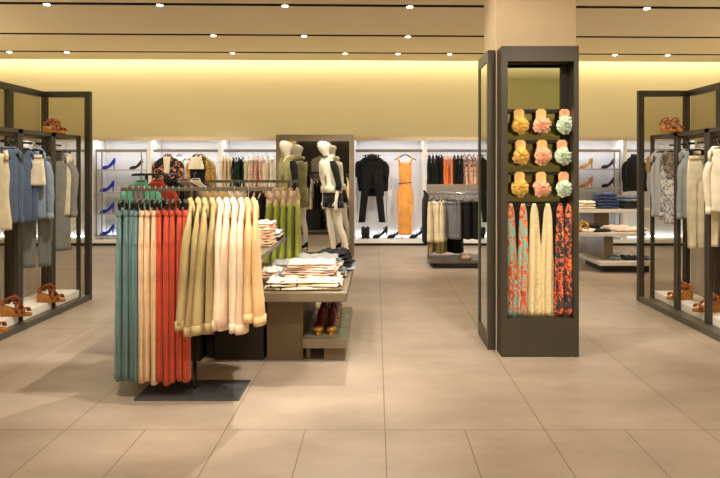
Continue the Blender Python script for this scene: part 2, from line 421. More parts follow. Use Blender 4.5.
def top_(label, loc, rz, m, L=.6, w=.4, th=.03, group='', seed=0, cat='top', name='blouse', hem=1.05, fold=.01, strap=True, k=42, sh=0):
    rnd = random.Random(seed*3+2); t = thing(name, label, cat, loc, rz, group); a = w/2
    z0 = -.085
    drape(MB(), [(z0-.03, a*.40, th*.5), (z0-.06, a*.62, th*.8), (z0-.12, a*.70, th*.9), (z0-.20, a*.84, th), (z0-.36, a*.74, th), (z0-L, a*hem, th*1.1)], 24, .002, fold, k, rnd.random()*6, sh).build('bodice' if cat == 'dress' else 'body', m, t)
    if strap:
        for s_ in (-1, 1):
            MB().tube([(s_*a*.42, 0, z0-.005+.0), (s_*a*.5, -.004, z0-.04), (s_*a*.56, -th*.5, z0-.09)], [.016, .018, .02], 8).build('strap', m, t)
    return t
def skirt(label, loc, rz, m, L=.5, w=.34, th=.025, group='', seed=0, hem=1.25, fold=.012):
    rnd = random.Random(seed*3+8); t = thing('skirt', label, 'skirt', loc, rz, group); a = w/2
    drape(MB(), [(-.12, a*.85, th*.6), (-.2, a*.95, th), (-.12-L*.6, a*1.1, th*1.1), (-.12-L, a*hem, th*1.2)], 16, .002, fold, 48, rnd.random()*6).build('panel', m, t)
    drape(MB(), [(-.112, a*.85, th*.75), (-.15, a*.88, th*.85)], 3, 0, 0, 1).build('waistband', m, t)
    return t

# ---------------------------------------------------------------- shoes
def pump(label, loc, rz, m, L=.23, heel=.10, group='', plat=.012, heelm=None, strap=False, gold=None, s=1.0):
    """toe points to local -X"""
    t = thing('pump_shoe', label, 'shoe', loc, rz, group)
    def solez(u): return plat+heel*max(0, (u-.30)/.70)**1.35 if u > .30 else plat
    prof = [(0, .004, .012), (.05, .022, .030), (.15, .034, .042), (.28, .040, .052), (.38, .038, .040), (.5, .034, .032), (.65, .030, .034), (.8, .031, .050), (.92, .029, .062), (1.0, .018, .056)]
    rings = []
    for u, hw, hh in prof:
        x = (-L/2+u*L)*s; zb = solez(u)*s; hw *= s; hh *= s
        n = 12; rings.append([(x, hw*math.cos(2*PI*k/n), zb+hh*(.5+.5*math.sin(2*PI*k/n))) for k in range(n)])
    MB().loft(rings).build('upper', m, t)
    rings = []
    for i in range(12):
        u = i/11; x = (-L/2+u*L)*s; hw = (.006+.036*math.sin(min(1, u*1.8+.1)*PI/2)*(1-.35*u))*s; zb = solez(u)*s
        rings.append([(x, -hw, zb-plat*s), (x, hw, zb-plat*s), (x, hw, zb+.006*s), (x, -hw, zb+.006*s)])
    MB().loft(rings, smooth=False).build('sole', gold or m, t)
    if gold: MB().ball((-L*.40*s, 0, (plat+.018)*s), (.034*s, .038*s, .022*s), 10, 6).build('toe_cap', gold, t)
    MB().tube([(L*.44*s, 0, (plat+heel)*.95*s), (L*.43*s, 0, heel*.5*s), (L*.46*s, 0, .0)], [.017*s, .009*s, .006*s], 8).build('heel', heelm or m, t)
    if strap:
        z = (plat+heel*.75+.05)*s
        MB().tube([(L*.30*s+.03*math.cos(a)*s, .03*math.sin(a)*s, z+.02*math.cos(a)*s) for a in [2*PI*q/14 for q in range(15)]], .004*s, 6, False).build('ankle_strap', m, t)
        MB().tube([(-.02*s, -.03*s, .05*s), (-.01*s, 0, .085*s), (-.02*s, .03*s, .05*s)], .007*s, 6).build('cross_strap', m, t)
    return t
def wedge_sandal(label, loc, rz, m, wood, group='', s=1.0):
    t = thing('wedge_sandal', label, 'shoe', loc, rz, group); L = .24*s
    rings = []
    for i in range(14):
        u = i/13; x = -L/2+u*L; hw = (.012+.032*math.sin(min(1, u*2+.05)*PI/2)*(1-.2*u))*s
        top = (.024+.058*max(0, (u-.3)/.7)**1.1)*s
        rings.append([(x, -hw*.9, 0), (x, hw*.9, 0), (x, hw, top*.6), (x, hw, top), (x, -hw, top), (x, -hw, top*.6)])
    MB().loft(rings, smooth=False).build('wedge_sole', wood, t)
    def band(x, z, w, hgt, hw, tilt=0):
        return MB().grid(9, 3, lambda u, v: (x+(v-.5)*w+tilt*math.sin(u*PI), hw*math.cos(PI*u), z+hgt*math.sin(PI*u)))
    band(-.075*s, .03*s, .035*s, .04*s, .042*s).build('toe_strap', m, t, solid=.006*s)
    band(-.03*s, .035*s, .03*s, .06*s, .042*s, .02*s).build('instep_strap', m, t, solid=.006*s)
    MB().tube([(.06*s+.045*math.cos(a)*s, .032*math.sin(a)*s, .15*s-.018*math.cos(a)*s) for a in [2*PI*q/16 for q in range(17)]], .008*s, 6, False).build('ankle_strap', m, t)
    band(.095*s, .09*s, .03*s, .04*s, .036*s, .01*s).build('heel_counter', m, t, solid=.006*s)
    bw = MB()
    for a in range(5):
        an = a*2*PI/5+.3
        bw.ball((.01*s+.028*s*math.cos(an), -.01*s, .125*s+.024*s*math.sin(an)), (.019*s, .012*s, .015*s), 8, 5)
    bw.build('bow', m, t)
    return t

# ---------------------------------------------------------------- side fixtures
def post(m, x, y, z0, z1, a=.03): m.box(x-a/2, x+a/2, y-a/2, y+a/2, z0, z1)
def fixture(side, XF, XB, YE, unitx, nunits, lab):
    s_ = -1 if side == 'left' else 1
    # outer screen: end panel and back panel of glass in bronze frames, standing on a base
    t = thing('glass_screen', 'dark bronze framed glass screen on the %s of the shop floor' % side, 'screen', (0, 0, 0))
    ztop = 2.165; fw = .055
    lo, hi = sorted((XF, XB))
    MB().box(lo, hi, YE, YE+.05, ztop-.06, ztop).box(XF-s_*0-.0 if 0 else min(XF, XF+s_*fw), max(XF, XF+s_*fw), YE, YE+.05, 0, ztop-.06).box(min(XB, XB-s_*.05), max(XB, XB-s_*.05), YE, YE+.05, 0, ztop-.06).build('end_frame', BRONZE, t)
    MB().box(min(XF+s_*fw, XB-s_*.05), max(XF+s_*fw, XB-s_*.05), YE+.02, YE+.028, .05, ztop-.06).build('end_pane', GLASS, t)
    m = MB(); y = YE; k = 0; ymin = YE-3.6
    m.box(XB-.025, XB+.025, ymin, YE, ztop-.06, ztop)
    while y > ymin+.1:
        y2 = y-.505
        if k: m.box(XB-.025, XB+.025, y-.03, y+.03, .05, ztop-.06)
        y = y2; k += 1
    m.build('back_frame', BRONZE, t)
    MB().box(XB-.004, XB+.004, ymin, YE-.01, .05, ztop-.06).build('back_pane', GLASS, t)
    MB().box(lo, hi, ymin, YE, .0, .055, .004).build('base', BRONZE2, t)
    lx, hx = sorted((unitx, XB-s_*.06))
    for i in range(nunits):
        y1 = YE-.05-i*.487; y0 = y1-.485
        u = thing('garment_frame', 'bronze clothes frame on a white plinth by the %s screen, %s' % (side, ['farthest one', 'second from the back', 'third from the back', 'fourth from the back', 'nearest one'][i]), 'clothes frame',
                  ((lx+hx)/2, (y0+y1)/2, 0), 0, 'garment frames by the %s screen' % side)
        a = (hx-lx)/2; c = .24; zt = 1.70
        f = MB()
        f.box(-a, a, -c, -c+.03, zt-.035, zt).box(-a, a, c-.03, c, zt-.035, zt).box(-a, -a+.03, -c, c, zt-.035, zt).box(a-.03, a, -c, c, zt-.035, zt)
        f.build('top_frame', BRONZE, u)
        for px in (-a+.015, a-.015):
            for py in (-c+.015, c-.015):
                p = MB(); p.box(px-.015, px+.015, py-.015, py+.015, .0551 if px*s_ > 0 else .045, zt-.035); p.build('post', BRONZE, u)
        MB().box(-a+.031, a-.0, -c+.001, c-.001, .056, .125, .003).build('plinth', WHITE2, u)
        MB().tube([(0, -c+.03, 1.60), (0, c-.03, 1.60)], .011, 10).build('hanging_rail', GUN, u)
    return

fixture('left', -2.965, -3.47, 5.80, -3.03, 5, '')
fixture('right', 2.695, 3.22, 5.74, 2.785, 5, '')

CREAM = fab('cream', (228, 214, 182)); DENIM = fab('light_denim', (138, 154, 174)); GREYM = fab('grey_marl', (136, 134, 126)); SAND = fab('sand', (212, 178, 128))
DENIM_D = fab('mid_denim', (84, 100, 126)); IVORY = fab('ivory', (238, 226, 200)); GREEN_G = fab('grey_green', (96, 100, 84)); BLACKF = mat('black_cloth', (9, 9, 10), .95, 0, .2, 9, .3, 45)
STRIPE = stripes('grey_white', (205, 205, 205), (120, 124, 132), 30, 'X'); SILVER = pattern('grey_floral', [(0, (215, 212, 205)), (.5, (150, 150, 152)), (.62, (90, 92, 98))], 26)
def frame_hanging(side, items):
    for i, (kind, px, d, w, L, rz, m, lab, nm, cat) in enumerate(items):
        loc = (X(px, d), d, 1.60); g = 'clothes in the %s frames' % side
        hl = 'dark hanger of the '+lab
        make_hanger(BLACK, w*.9, kind in ('trousers', 'skirt'), loc, rz, hl, 'hangers in the %s frames' % side)
        if kind == 'jacket': jacket(lab, loc, rz, m, L, w, .035, .014+w*.09, min(.55, L*.85), 0, g, cat, nm, seed=i)
        elif kind == 'trousers': trousers(lab, loc, rz, m, L, w, .02, g, i, cat, nm)
        elif kind == 'skirt': skirt(lab, loc, rz, m, L, w, group=g, seed=i)
        else: top_(lab, loc, rz, m, L, w, .03, g, i, cat, nm)
frame_hanging('left', [
    ('jacket', 57, 5.58, .24, .98, .5, GREYM, 'long grey cardigan in the farthest left frame', 'cardigan', 'cardigan'),
    ('top', 67, 5.63, .12, .62, .5, CREAM, 'cream sleeveless top hanging beside the grey cardigan', 'blouse', 'top'),
    ('trousers', 37, 5.19, .24, 1.02, .4, fab('ash_grey', (118, 120, 116)), 'grey trousers hanging below the light denim shirt', 'trousers', 'trousers'),
    ('jacket', 36, 5.13, .19, .62, .25, DENIM, 'light blue denim shirt facing out in the left frame', 'shirt', 'shirt'),
    ('skirt', 37, 5.06, .12, .27, .1, IVORY, 'small cream skirt clipped in front of the denim shirt', 'skirt', 'skirt'),
    ('jacket', 24, 5.00, .14, .64, .9, DENIM_D, 'mid blue denim jacket left of the light denim shirt', 'jacket', 'jacket'),
    ('top', 1, 4.62, .15, .66, .3, CREAM, 'cream dress cut by the left photo edge', 'dress', 'dress'),
    ('jacket', 10, 4.69, .12, .62, .9, DENIM_D, 'blue denim shirt right behind the cream dress', 'shirt', 'shirt'),
])
frame_hanging('right', [
    ('jacket', 660, 5.62, .10, .64, -.6, STRIPE, 'striped grey top in the farthest right frame', 'blouse', 'top'),
    ('top', 666, 5.55, .11, .66, -.4, SAND, 'narrow sand coloured top beside the striped one', 'blouse', 'top'),
    ('jacket', 671, 5.47, .11, .70, -.6, SILVER, 'grey patterned blouse at the frame post', 'blouse', 'blouse'),
    ('jacket', 689, 5.12, .12, .62, -.4, fab('silver_grey', (150, 154, 152)), 'silver grey blouse with wide sleeves', 'blouse', 'blouse'),
    ('trousers', 697, 5.00, .15, .82, -.2, CREAM, 'cream loose trousers hanging in the right frame', 'trousers', 'trousers'),
    ('jacket', 702, 5.08, .13, .74, -.4, SAND, 'sand coloured light jacket behind cream trousers', 'jacket', 'jacket'),
    ('jacket', 719, 4.63, .14, .52, -.3, IVORY, 'white crumpled shirt at the right photo edge', 'shirt', 'shirt'),
    ('trousers', 719, 4.68, .15, .76, -.3, CREAM, 'beige trousers below the white crumpled shirt', 'trousers', 'trousers'),
])
SUEDE = mat('orange_suede', (140, 72, 26), .75, 0, .2, 20); CORK = mat('amber_cork', (176, 112, 40), .7, 0, .2, 40); DBROWN = mat('brown_straps', (84, 44, 24), .6)
FLORALS = pattern('orange_print_leather', [(0, (96, 40, 22)), (.42, (196, 104, 40)), (.55, (222, 170, 110)), (.66, (120, 48, 28))], 40)
for (px, d, rz, z, m, lab) in [
    (54, 5.30, PI-.2, 1.702, SUEDE, 'orange suede wedge sandal on top of the left frames, front of its pair'),
    (58, 5.42, PI-.25, 1.702, SUEDE, 'orange suede wedge sandal on top of the left frames, rear of its pair'),
    (52, 5.20, PI, .127, SUEDE, 'brown wedge sandal on the farther left plinth'),
    (17, 4.70, PI, .127, SUEDE, 'brown wedge sandal on the second left plinth'),
    (-9, 4.25, PI, .127, SUEDE, 'brown wedge sandal on the plinth at the left photo edge'),
    (668, 5.20, PI/2+.1, 1.702, SUEDE, 'rust wedge sandal on top of the right frames, left of its pair'),
    (677, 5.20, PI/2-.1, 1.702, SUEDE, 'rust wedge sandal on top of the right frames, right of its pair'),
    (679, 5.30, .12, .127, FLORALS, 'orange patterned strappy sandal on the farther right plinth'),
    (706, 4.85, .12, .127, FLORALS, 'orange patterned strappy sandal on the nearer right plinth'),
]:
    wedge_sandal(lab, (X(px, d), d, z), rz, m, CORK, 'wedge sandals on the side fixtures', .80 if z > 1 else 1.0)

# ---------------------------------------------------------------- column stand with flowers and scarves
t = thing('accessory_stand', 'tall dark bronze stand with flower brooches and scarves on the column', 'display stand', (0, 4.04, 0))
SX0, SX1 = .905, 1.464; dep = .15
MB().box(SX0, SX0+.045, 0, dep, 0, 2.245).box(SX1-.035, SX1, 0, dep, 0, 2.245).box(SX0+.045, SX1-.035, 0, dep, 2.15, 2.245).box(SX0+.045, SX1-.035, .0, .02, 2.135, 2.15).build('frame', BRONZE, t)
MB().box(SX0+.045, SX1-.035, .0, .03, 0.005, .272).build('lower_panel', BRONZE, t)
MB().box(SX0+.045, SX1-.035, .135, .148, .272, 1.115).build('back_panel', DARK, t)
MB().box(SX0+.045, SX1-.09, .135, .148, 1.115, 2.135).build('mirror_panel', SMOKED, t)
MB().box(SX1-.09, SX1-.035, .12, .148, 1.115, 2.135).build('reflected_gap_strip', GUN, t)  # dark strip stands in for the black reflected gap beside the frame
MB().box(SX0+.045, SX1-.035, .02, .148, .262, .275).build('tray', BRONZE, t)
BARZ = [Z(110.5, 4.1), Z(141.5, 4.1), Z(173.5, 4.1)]
for z in BARZ:
    MB().box(SX0+.045, SX1-.035, .085, .11, z-.012, z+.012).build('crossbar', GUN, t)
MB().tube([(SX0+.045, .075, Z(206, 4.1)), (SX1-.035, .075, Z(206, 4.1))], .009, 10).build('scarf_rail', GUN, t)
KRAFT = mat('kraft_card', (222, 178, 108), .8, 0, .12, 20); PCARD = mat('printed_card', (226, 168, 120), .8, 0, .2, 30)
FL = {'yellow': (fab('flower_yellow', (232, 190, 96), .18), fab('flower_yellow_heart', (206, 152, 50))), 'pink': (fab('flower_pink', (240, 180, 146), .18), fab('flower_pink_heart', (224, 142, 108))),
      'mint': (fab('flower_mint', (206, 220, 192), .18), fab('flower_mint_heart', (160, 184, 160)))}
def brooch(label, loc, colour, seed, tilt):
    t = thing('flower_brooch', label, 'brooch', loc, 0, 'fabric flower brooches on cards')
    h, w_ = .105, .038
    pts = [(-w_, 0), (w_, 0), (w_, h-.018), (w_-.018, h), (-w_+.018, h), (-w_, h-.018)]
    m = MB(); m.add([(x, y, z-.03) for y in (0, .003) for x, z in pts], [(0, 1, 2, 3, 4, 5), (11, 10, 9, 8, 7, 6)]+[(i, (i+1) % 6, 6+(i+1) % 6, 6+i) for i in range(6)])
    m.tube([(0, -.002, h-.045), (0, .0, h-.045)], .004, 8)
    m.build('card', KRAFT if seed % 3 else PCARD, t)
    rnd = random.Random(seed); a0, a1 = FL[colour]
    def petals(mb, n, R, size, cup, y0, zc=-.045):
        for i in range(n):
            an = 2*PI*i/n+rnd.uniform(-.2, .2); rr = R*rnd.uniform(.9, 1.12); sz = size*rnd.uniform(.85, 1.15)
            def fn(u, v):
                p = (u-.5)*2; q = v; wd = sz*math.sin(min(1, q*1.15+.15)*PI*.62+.25)
                x = p*wd; r_ = rr*.25+q*rr*.8; ruff = .006*math.sin(p*5+i)*q
                yy = y0-cup*(1-q)**1.0*.6-cup*.5*p*p*q+ruff-.01*q
                return (math.cos(an)*r_-math.sin(an)*x, yy, zc+math.sin(an)*r_+math.cos(an)*x)
            mb.grid(7, 5, fn)
    o = MB(); petals(o, 9, .060, .027, .012, -.010); petals(o, 8, .048, .024, .02, -.020); o.build('outer_petals', a0, t, solid=.0016)
    o = MB(); petals(o, 7, .034, .019, .02, -.034); o.build('middle_petals', a0, t, solid=.0016)
    o = MB(); petals(o, 5, .02, .012, .012, -.045)
    o.ball((0, -.040, -.045), (.014, .012, .014), 8, 6); o.build('flower_heart', a1, t, solid=.001)
    return t
for r_, z in enumerate(BARZ):
    for c, (px, colr) in enumerate(((519, 'yellow'), (541, 'pink'), (564, 'mint'))):
        px += [0, 1.5, .5][r_] if c == 0 else ([0, 1, 0][r_] if c == 1 else [.5, -2, -.5][r_])
        b = brooch('%s fabric flower brooch on a card, %s row of the column stand' % ({'yellow': 'golden yellow', 'pink': 'peach pink', 'mint': 'pale mint'}[colr], ['top', 'middle', 'bottom'][r_]),
                   (X(px, 4.12), 4.119, z-.062), colr, r_*3+c+1, 0)
TEALFL = pattern('teal_orange_floral', [(0, (140, 176, 160)), (.47, (226, 150, 96)), (.51, (214, 92, 46)), (.57, (186, 60, 36)), (.61, (160, 200, 180)), (.66, (214, 108, 60))], 15, (1, 1, .8), 1.3)
DARKFL = pattern('charcoal_orange_floral', [(0, (58, 58, 64)), (.48, (214, 88, 40)), (.53, (238, 170, 104)), (.555, (196, 62, 36)), (.62, (52, 56, 62))], 17, (1, 1, .8), 1.4)
LACE = mat('cream_lace', (228, 206, 156), .9, 0, .14, 60, .8, 90)
def scarf(label, px, m, wb, seed):
    t = thing('scarf', label, 'scarf', (X(px, 4.1), 4.04+.075, Z(206, 4.1)), 0, 'scarves hanging on the column stand')
    rnd = random.Random(seed); ph = rnd.random()*6; L = .80
    mb = MB(); rings = []
    for i in range(26):
        u = i/25; z = .018-u*(L+.018); hw = .024+(wb-.024)*min(1, u*1.8)**.8; th = .018+.004*min(1, u*2)
        hw *= math.sin(min(1, u*7+.35)*PI/2)
        rings.append(ring(hw, th, .004*math.sin(u*4+ph), -.004, z, .011*min(1, u*2)+.001, 105+20*math.sin(ph), ph+u*1.0, 36, .9))
    mb.loft(rings).build('drape', m, t)
    mb = MB()
    for i in range(14):
        x = -wb*.9+wb*1.8*i/13
        mb.tube([(x, -.012, -L+.01), (x+rnd.uniform(-.003, .003), -.012, -L-.022)], .0018, 4)
    mb.build('fringe', m, t)
for i, (px, m, wb, l) in enumerate([(511.5, TEALFL, .041, 'teal and orange floral scarf, leftmost on the column stand'), (523, TEALFL, .041, 'teal and orange floral scarf beside the cream scarves'),
                                    (534.8, LACE, .049, 'cream lace scarf, left one on the column stand'), (547.5, LACE, .052, 'cream lace scarf, right one on the column stand'),
                                    (560, DARKFL, .038, 'charcoal and orange floral scarf beside the cream scarves'), (569.8, DARKFL, .036, 'charcoal and orange floral scarf, rightmost on the column stand')]):
    scarf(l, px, m, wb, i)
# side mirror on the column
t = thing('column_mirror', 'narrow full height mirror panel on the left side of the column', 'mirror', (.84, 0, 0))
MB().box(0, .052, 4.2, 4.25, 0, 2.25).box(0, .052, 4.56, 4.61, 0, 2.25).box(0, .052, 4.25, 4.56, 2.17, 2.25).box(0, .052, 4.25, 4.56, 0, .12).build('frame', BRONZE, t)
MB().box(.008, .05, 4.25, 4.56, .12, 2.17).build('mirror_glass', MIRROR, t)

# ---------------------------------------------------------------- front rack with trousers and jackets
RY, RZ_ = 3.43, 1.235
t = thing('clothes_rack', 'black straight clothes rack with a flat base plate in the foreground', 'clothes rack', (-1.13, RY, 0))
MB().box(-.285, .33, -.16, .14, 0, .014, .003).build('base_plate', mat('charcoal_base', (84, 84, 86), .35, .3), t)
for x in (-.018, .022): MB().box(x-.010, x+.010, -.012, .012, .014, RZ_-.012).build('pole', GUN, t)
MB().box(X(122, RY)+1.13, X(272, RY)+1.13, -.010, .010, RZ_-.014, RZ_+.010).build('rail', BRONZE2, t)
TEAL = fab('dusty_teal', (104, 136, 138)); NUDE = fab('nude', (236, 204, 164)); CORAL = fab('coral_red', (206, 78, 44)); KHAKI = fab('khaki', (176, 154, 104)); PEACH = fab('peach_cream', (240, 214, 184)); TAN = fab('apricot_tan', (224, 184, 130))
row = [(121, TEAL, 'dusty teal'), (127, TEAL, 'dusty teal'), (133, TEAL, 'dusty teal'), (138.5, TEAL, 'dusty teal'), (144.5, NUDE, 'cream'), (150, NUDE, 'cream'), (155.5, NUDE, 'cream'),
       (161.5, CORAL, 'coral red'), (167, CORAL, 'coral red'), (173, CORAL, 'coral red'), (179, CORAL, 'coral red'), (185, CORAL, 'coral red')]
cnt = {}
tot = {'dusty teal': 4, 'cream': 3, 'coral red': 5}
for i, (px, m, c) in enumerate(row):
    k = cnt.get(c, 0); cnt[c] = k+1; w_ = nth(k, tot[c]); rz = PI/2-.9*math.atan(X(px, RY)/RY)+random.uniform(-.07, .07)
    loc = (X(px, RY), RY, RZ_+.0)
    make_hanger(BLACK, .36, True, loc, rz, 'black clip hanger of the %s trousers, %s of them' % (c, w_), 'clip hangers on the front rack')
    trousers('%s trousers on the front rack, %s of that colour' % (c, w_), loc, rz, m, 1.0+random.uniform(-.01, .02), .34, .023, c+' trousers on the front rack', i)
row = [(192, KHAKI, 'khaki', -.07), (199, KHAKI, 'khaki', -.055), (206, KHAKI, 'khaki', -.045), (213, KHAKI, 'khaki', -.03), (220.5, PEACH, 'peach cream', -.02), (227.5, PEACH, 'peach cream', -.015), (234.5, PEACH, 'peach cream', -.01),
       (242, PEACH, 'peach cream', -.005), (248.5, TAN, 'apricot', .01), (254.5, TAN, 'apricot', .015)]
cnt = {}; tot = {'khaki': 4, 'peach cream': 4, 'apricot': 2}
for i, (px, m, c, sh) in enumerate(row):
    k = cnt.get(c, 0); cnt[c] = k+1; w_ = nth(k, tot[c]); rz = PI/2-.9*math.atan(X(px, RY)/RY)+random.uniform(-.05, .05)
    loc = (X(px, RY), RY+.01*(i%2), RZ_)
    make_hanger(BLACK, .30, False, loc, rz, 'black hanger of the %s jacket, %s of them' % (c, w_), 'hangers on the front rack')
    jacket('%s cotton jacket on the front rack, %s of that colour' % (c, w_), loc, rz, m, .70, .40, .024, .036, .645-(.05 if c == 'apricot' else 0)+random.uniform(-.025, .025), -sh*.9, c+' jackets on the front rack', seed=i, fold=.004, sy=.036, shingle=.7)
# black garments hanging behind the jackets
for i, px in enumerate((252, 258)):
    loc = (X(px, 3.62)+.02, 3.66, RZ_-.03)

# ---------------------------------------------------------------- nesting tables
t = thing('display_table', 'low taupe display table with folded clothes in the middle', 'table', (0, 0, 0))
MB().box(-1.20, X(347, 3.80), 3.80, 5.03, .45, .52, .012).build('tabletop', TABLE, t)
MB().box(X(267, 3.98), X(303, 3.98), 3.98, 4.85, 0, .45).build('pedestal', TABLE2, t)
MB().box(-1.15, -.80, 3.98, 4.85, 0, .45).build('side_pedestal', DARK, t)
t = thing('display_table', 'higher taupe side table behind the hanging jackets', 'table', (0, 0, 0))
MB().box(-1.75, -.80, 3.86, 4.98, .72, .755, .006).build('tabletop', TABLE, t)
MB().box(-1.72, -1.24, 3.95, 4.9, 0, .72).build('pedestal', DARK, t)
t = thing('shoe_bench', 'low tiled shoe bench tucked beneath the folded clothes table', 'bench', (0, 0, 0))
bx0, bx1 = X(302, 3.92), X(347, 3.92)
MB().box(bx0, bx1, 3.92, 4.84, .10, .165, .004).build('frame', TABLE, t)
tm = MB()
for k in range(4): tm.box(bx0+.03, bx1-.015, 3.975+.215*k, 3.975+.215*k+.205, .165, .171)
tm.build('tile', mat('olive_tile', (112, 112, 84), .3), t)
MB().box(X(324, 3.97), X(345, 3.97), 3.97, 4.75, 0, .10).build('foot', TABLE2, t)
MB().box(bx0+.02, bx0+.05, 4.0, 4.05, 0, .10).build('foot', TABLE2, t)
GOLD = mat('gold_leather', (190, 140, 62), .3, .4); MAROON = mat('maroon_leather', (84, 26, 22), .3, 0, .1)
for k in range(4):
    for q, px in enumerate((319, 331)):
        pump('maroon and gold heeled pump, %s one of the %s pair from the front' % (('left', 'right')[q], ORD[k]), (X(px, 4.02)+.0 , 4.09+.205*k, .172), PI/2+(.05 if q else -.05), MAROON, .19, .085,
             'maroon and gold pumps on the bench', .02, GOLD, gold=GOLD)
# folded clothes
def folded(label, x, y, z, w_, d, h, m, rz=0, seed=0, group='', cat='folded clothes', name='folded_sweater', rough=.017):
    rnd = random.Random(seed); ph = [rnd.random()*6 for _ in range(4)]; mb = MB(); rings = []
    nx = 22; n = 20
    for i in range(nx):
        u = i/(nx-1); x_ = (u-.5)*w_; ed = math.sin(min(1, min(u, 1-u)*9+.3)*PI/2)
        r_ = []
        for k in range(n):
            a = 2*PI*k/n; c, s_ = math.cos(a), math.sin(a)
            yy = d/2*math.copysign(abs(c)**.45, c)*(.9+.1*ed)+rough*math.sin(7*u+ph[0]+k*.3)*.6
            zz = h/2+(h/2)*math.copysign(abs(s_)**.7, s_)*ed
            if s_ > 0: zz += rough*.35*(math.sin(11*u+ph[1]+yy*14)+math.sin(23*u+ph[2]))*s_
            r_.append((x_+rough*.3*math.sin(k+ph[3]), yy, zz))
        rings.append(r_)
    mb.loft(rings)
    o = mb.build(name, m, None, (x, y, z), rz)
    return tag(o, label, cat, group)
SPOT = pattern('spotted_cream', [(0, (40, 36, 34)), (.40, (240, 230, 206)), (.58, (222, 190, 110)), (.64, (240, 230, 206))], 30, dist=.3)
PINKS = [fab('dusty_pink', (206, 178, 164)), fab('pale_pink', (222, 198, 184)), fab('shell_pink', (214, 186, 170))]
GREYS = [fab('grey_knit', (128, 128, 124)), fab('taupe_knit', (160, 142, 122)), fab('slate_knit', (96, 104, 108))]
DENK = mat('navy_denim', (14, 17, 26), .9, 0, .25, 9, .3)
z = .521
for k in range(3):
    folded('cream folded top with black spots, %s of its stack by the table front' % ['bottom', 'middle', 'top'][k], -.50+random.uniform(-.005, .005), 3.97, z, .53-.01*k, .26, .024, SPOT, 0, k, 'spotted folded tops at the table front'); z += .022
z0 = z
for k in range(7):
    folded('pale pink folded top, number %s from below in the pink stack' % ORD[k], -.47+random.uniform(-.01, .01), 4.10, (.521 if 0 else z0-.02)+k*.017, .40-.01*k, .24, .019, PINKS[k % 3], random.uniform(-.06, .06), k+9, 'pink folded tops on the table')
folded('dark grey folded top beside the pink stack', -.655, 4.08, z0-.02, .09, .2, .05, GREYS[2], .05, 31, 'folded tops on the table')
for k in range(3):
    folded('pink folded top heaped left of the grey one, %s of three' % ['lowest', 'middle', 'highest'][k], -.76, 4.12, z0-.02+k*.02, .14, .2, .022, PINKS[(k+1) % 3], .1, 40+k, 'folded tops on the table')
for k in range(6):
    folded('grey and taupe folded knit, %s from below behind the pinks' % ORD[k], -.46+random.uniform(-.015, .015), 4.42, .521+k*.026, .46-.03*k, .26, .028, GREYS[(k+1) % 3], random.uniform(-.1, .1), k+20, 'grey folded knits on the table')
for k in range(4):
    folded('slate folded knit at the left, %s of its stack from below' % ORD[k], -.72, 4.45, .521+k*.026, .17, .26, .028, GREYS[(k*2) % 3], random.uniform(-.1, .1), k+120, 'slate folded knits on the table')
for k in range(5):
    folded('dark navy folded jeans at the table back, %s from below' % ORD[k], -.40+.01*k, 4.74, .521+k*.03, .44-.05*k, .28, .032, DENK if k else fab('pale_blue', (170, 190, 206)), random.uniform(-.12, .12), k+60, 'navy folded jeans on the table', name='folded_jeans')
ORG = stripes('orange_white', (222, 140, 90), (244, 224, 200), 24, 'Z'); GRW = stripes('grey_mint', (160, 168, 150), (232, 230, 220), 24, 'Z')
for k in range(9):
    folded('orange striped folded shirt, %s from below behind the jackets' % ORD[k], -.905, 4.42, .756+k*.021, .20, .24, .023, ORG if k % 2 else PEACH, random.uniform(-.04, .04), k+70, 'orange striped shirts on the side table', name='folded_shirt')
for k in range(7):
    folded('grey striped folded shirt, %s from below beside the orange stack' % ORD[k], -1.15, 4.12, .756+k*.021, .20, .24, .023, GRW, random.uniform(-.04, .04), k+80, 'grey striped shirts on the side table', name='folded_shirt')
for k in range(3):
    folded('blue and white folded shirt near the far table corner, %s' % ['bottom one', 'middle one', 'top one'][k], -.91, 4.80, .756+k*.025, .20, .24, .026, [DENK, IVORY, fab('pale_blue', (170, 190, 206))][k], .05, k+90, 'folded shirts at the far table corner', name='folded_shirt')

t = thing('display_shelf', 'small low shelf glimpsed below the khaki jackets', 'shelf', (-1.19, 4.15, 0))
MB().box(-.045, .035, -.14, .45, .17, .20, .003).build('board', PALETBL, t)
MB().box(-.03, .02, -.12, .4, 0, .17).build('support', DARK, t)
pump('beige pump on the small low shelf below the khaki jackets', (-1.195, 4.17, .201), PI/2, NUDE, .22, .08, None, s=.9)

# ---------------------------------------------------------------- second rack (lime dresses) behind
R2Y, R2Z = 5.65, 1.235
t = thing('clothes_rack', 'grey clothes rack with lime dresses behind the tables', 'clothes rack', (-1.3, R2Y, 0))
MB().box(-.32, .32, -.15, .15, 0, .014, .003).build('base_plate', GUN, t)
for x in (-.4, .42): MB().box(x-.012, x+.012, -.012, .012, .0, R2Z-.01).build('pole', BRONZE2, t)
MB().box(X(205, R2Y)+1.3, X(301, R2Y)+1.3, -.011, .011, R2Z-.013, R2Z+.013).build('rail', BRONZE2, t)
MB().box(-.4, .42, -.02, .02, .014, .05).build('foot_bar', BRONZE2, t)
LIME = fab('lime_green', (164, 170, 62), .2); YEL = fab('soft_yellow', (222, 186, 110))
row = [(208, YEL, 'soft yellow'), (216, YEL, 'soft yellow'), (224, YEL, 'soft yellow'), (232, IVORY, 'ivory'), (240, IVORY, 'ivory'), (249, BLACKF, 'black'), (256, BLACKF, 'black'), (263, BLACKF, 'black')]
cnt = {}; tot = {'soft yellow': 3, 'ivory': 2, 'black': 3}
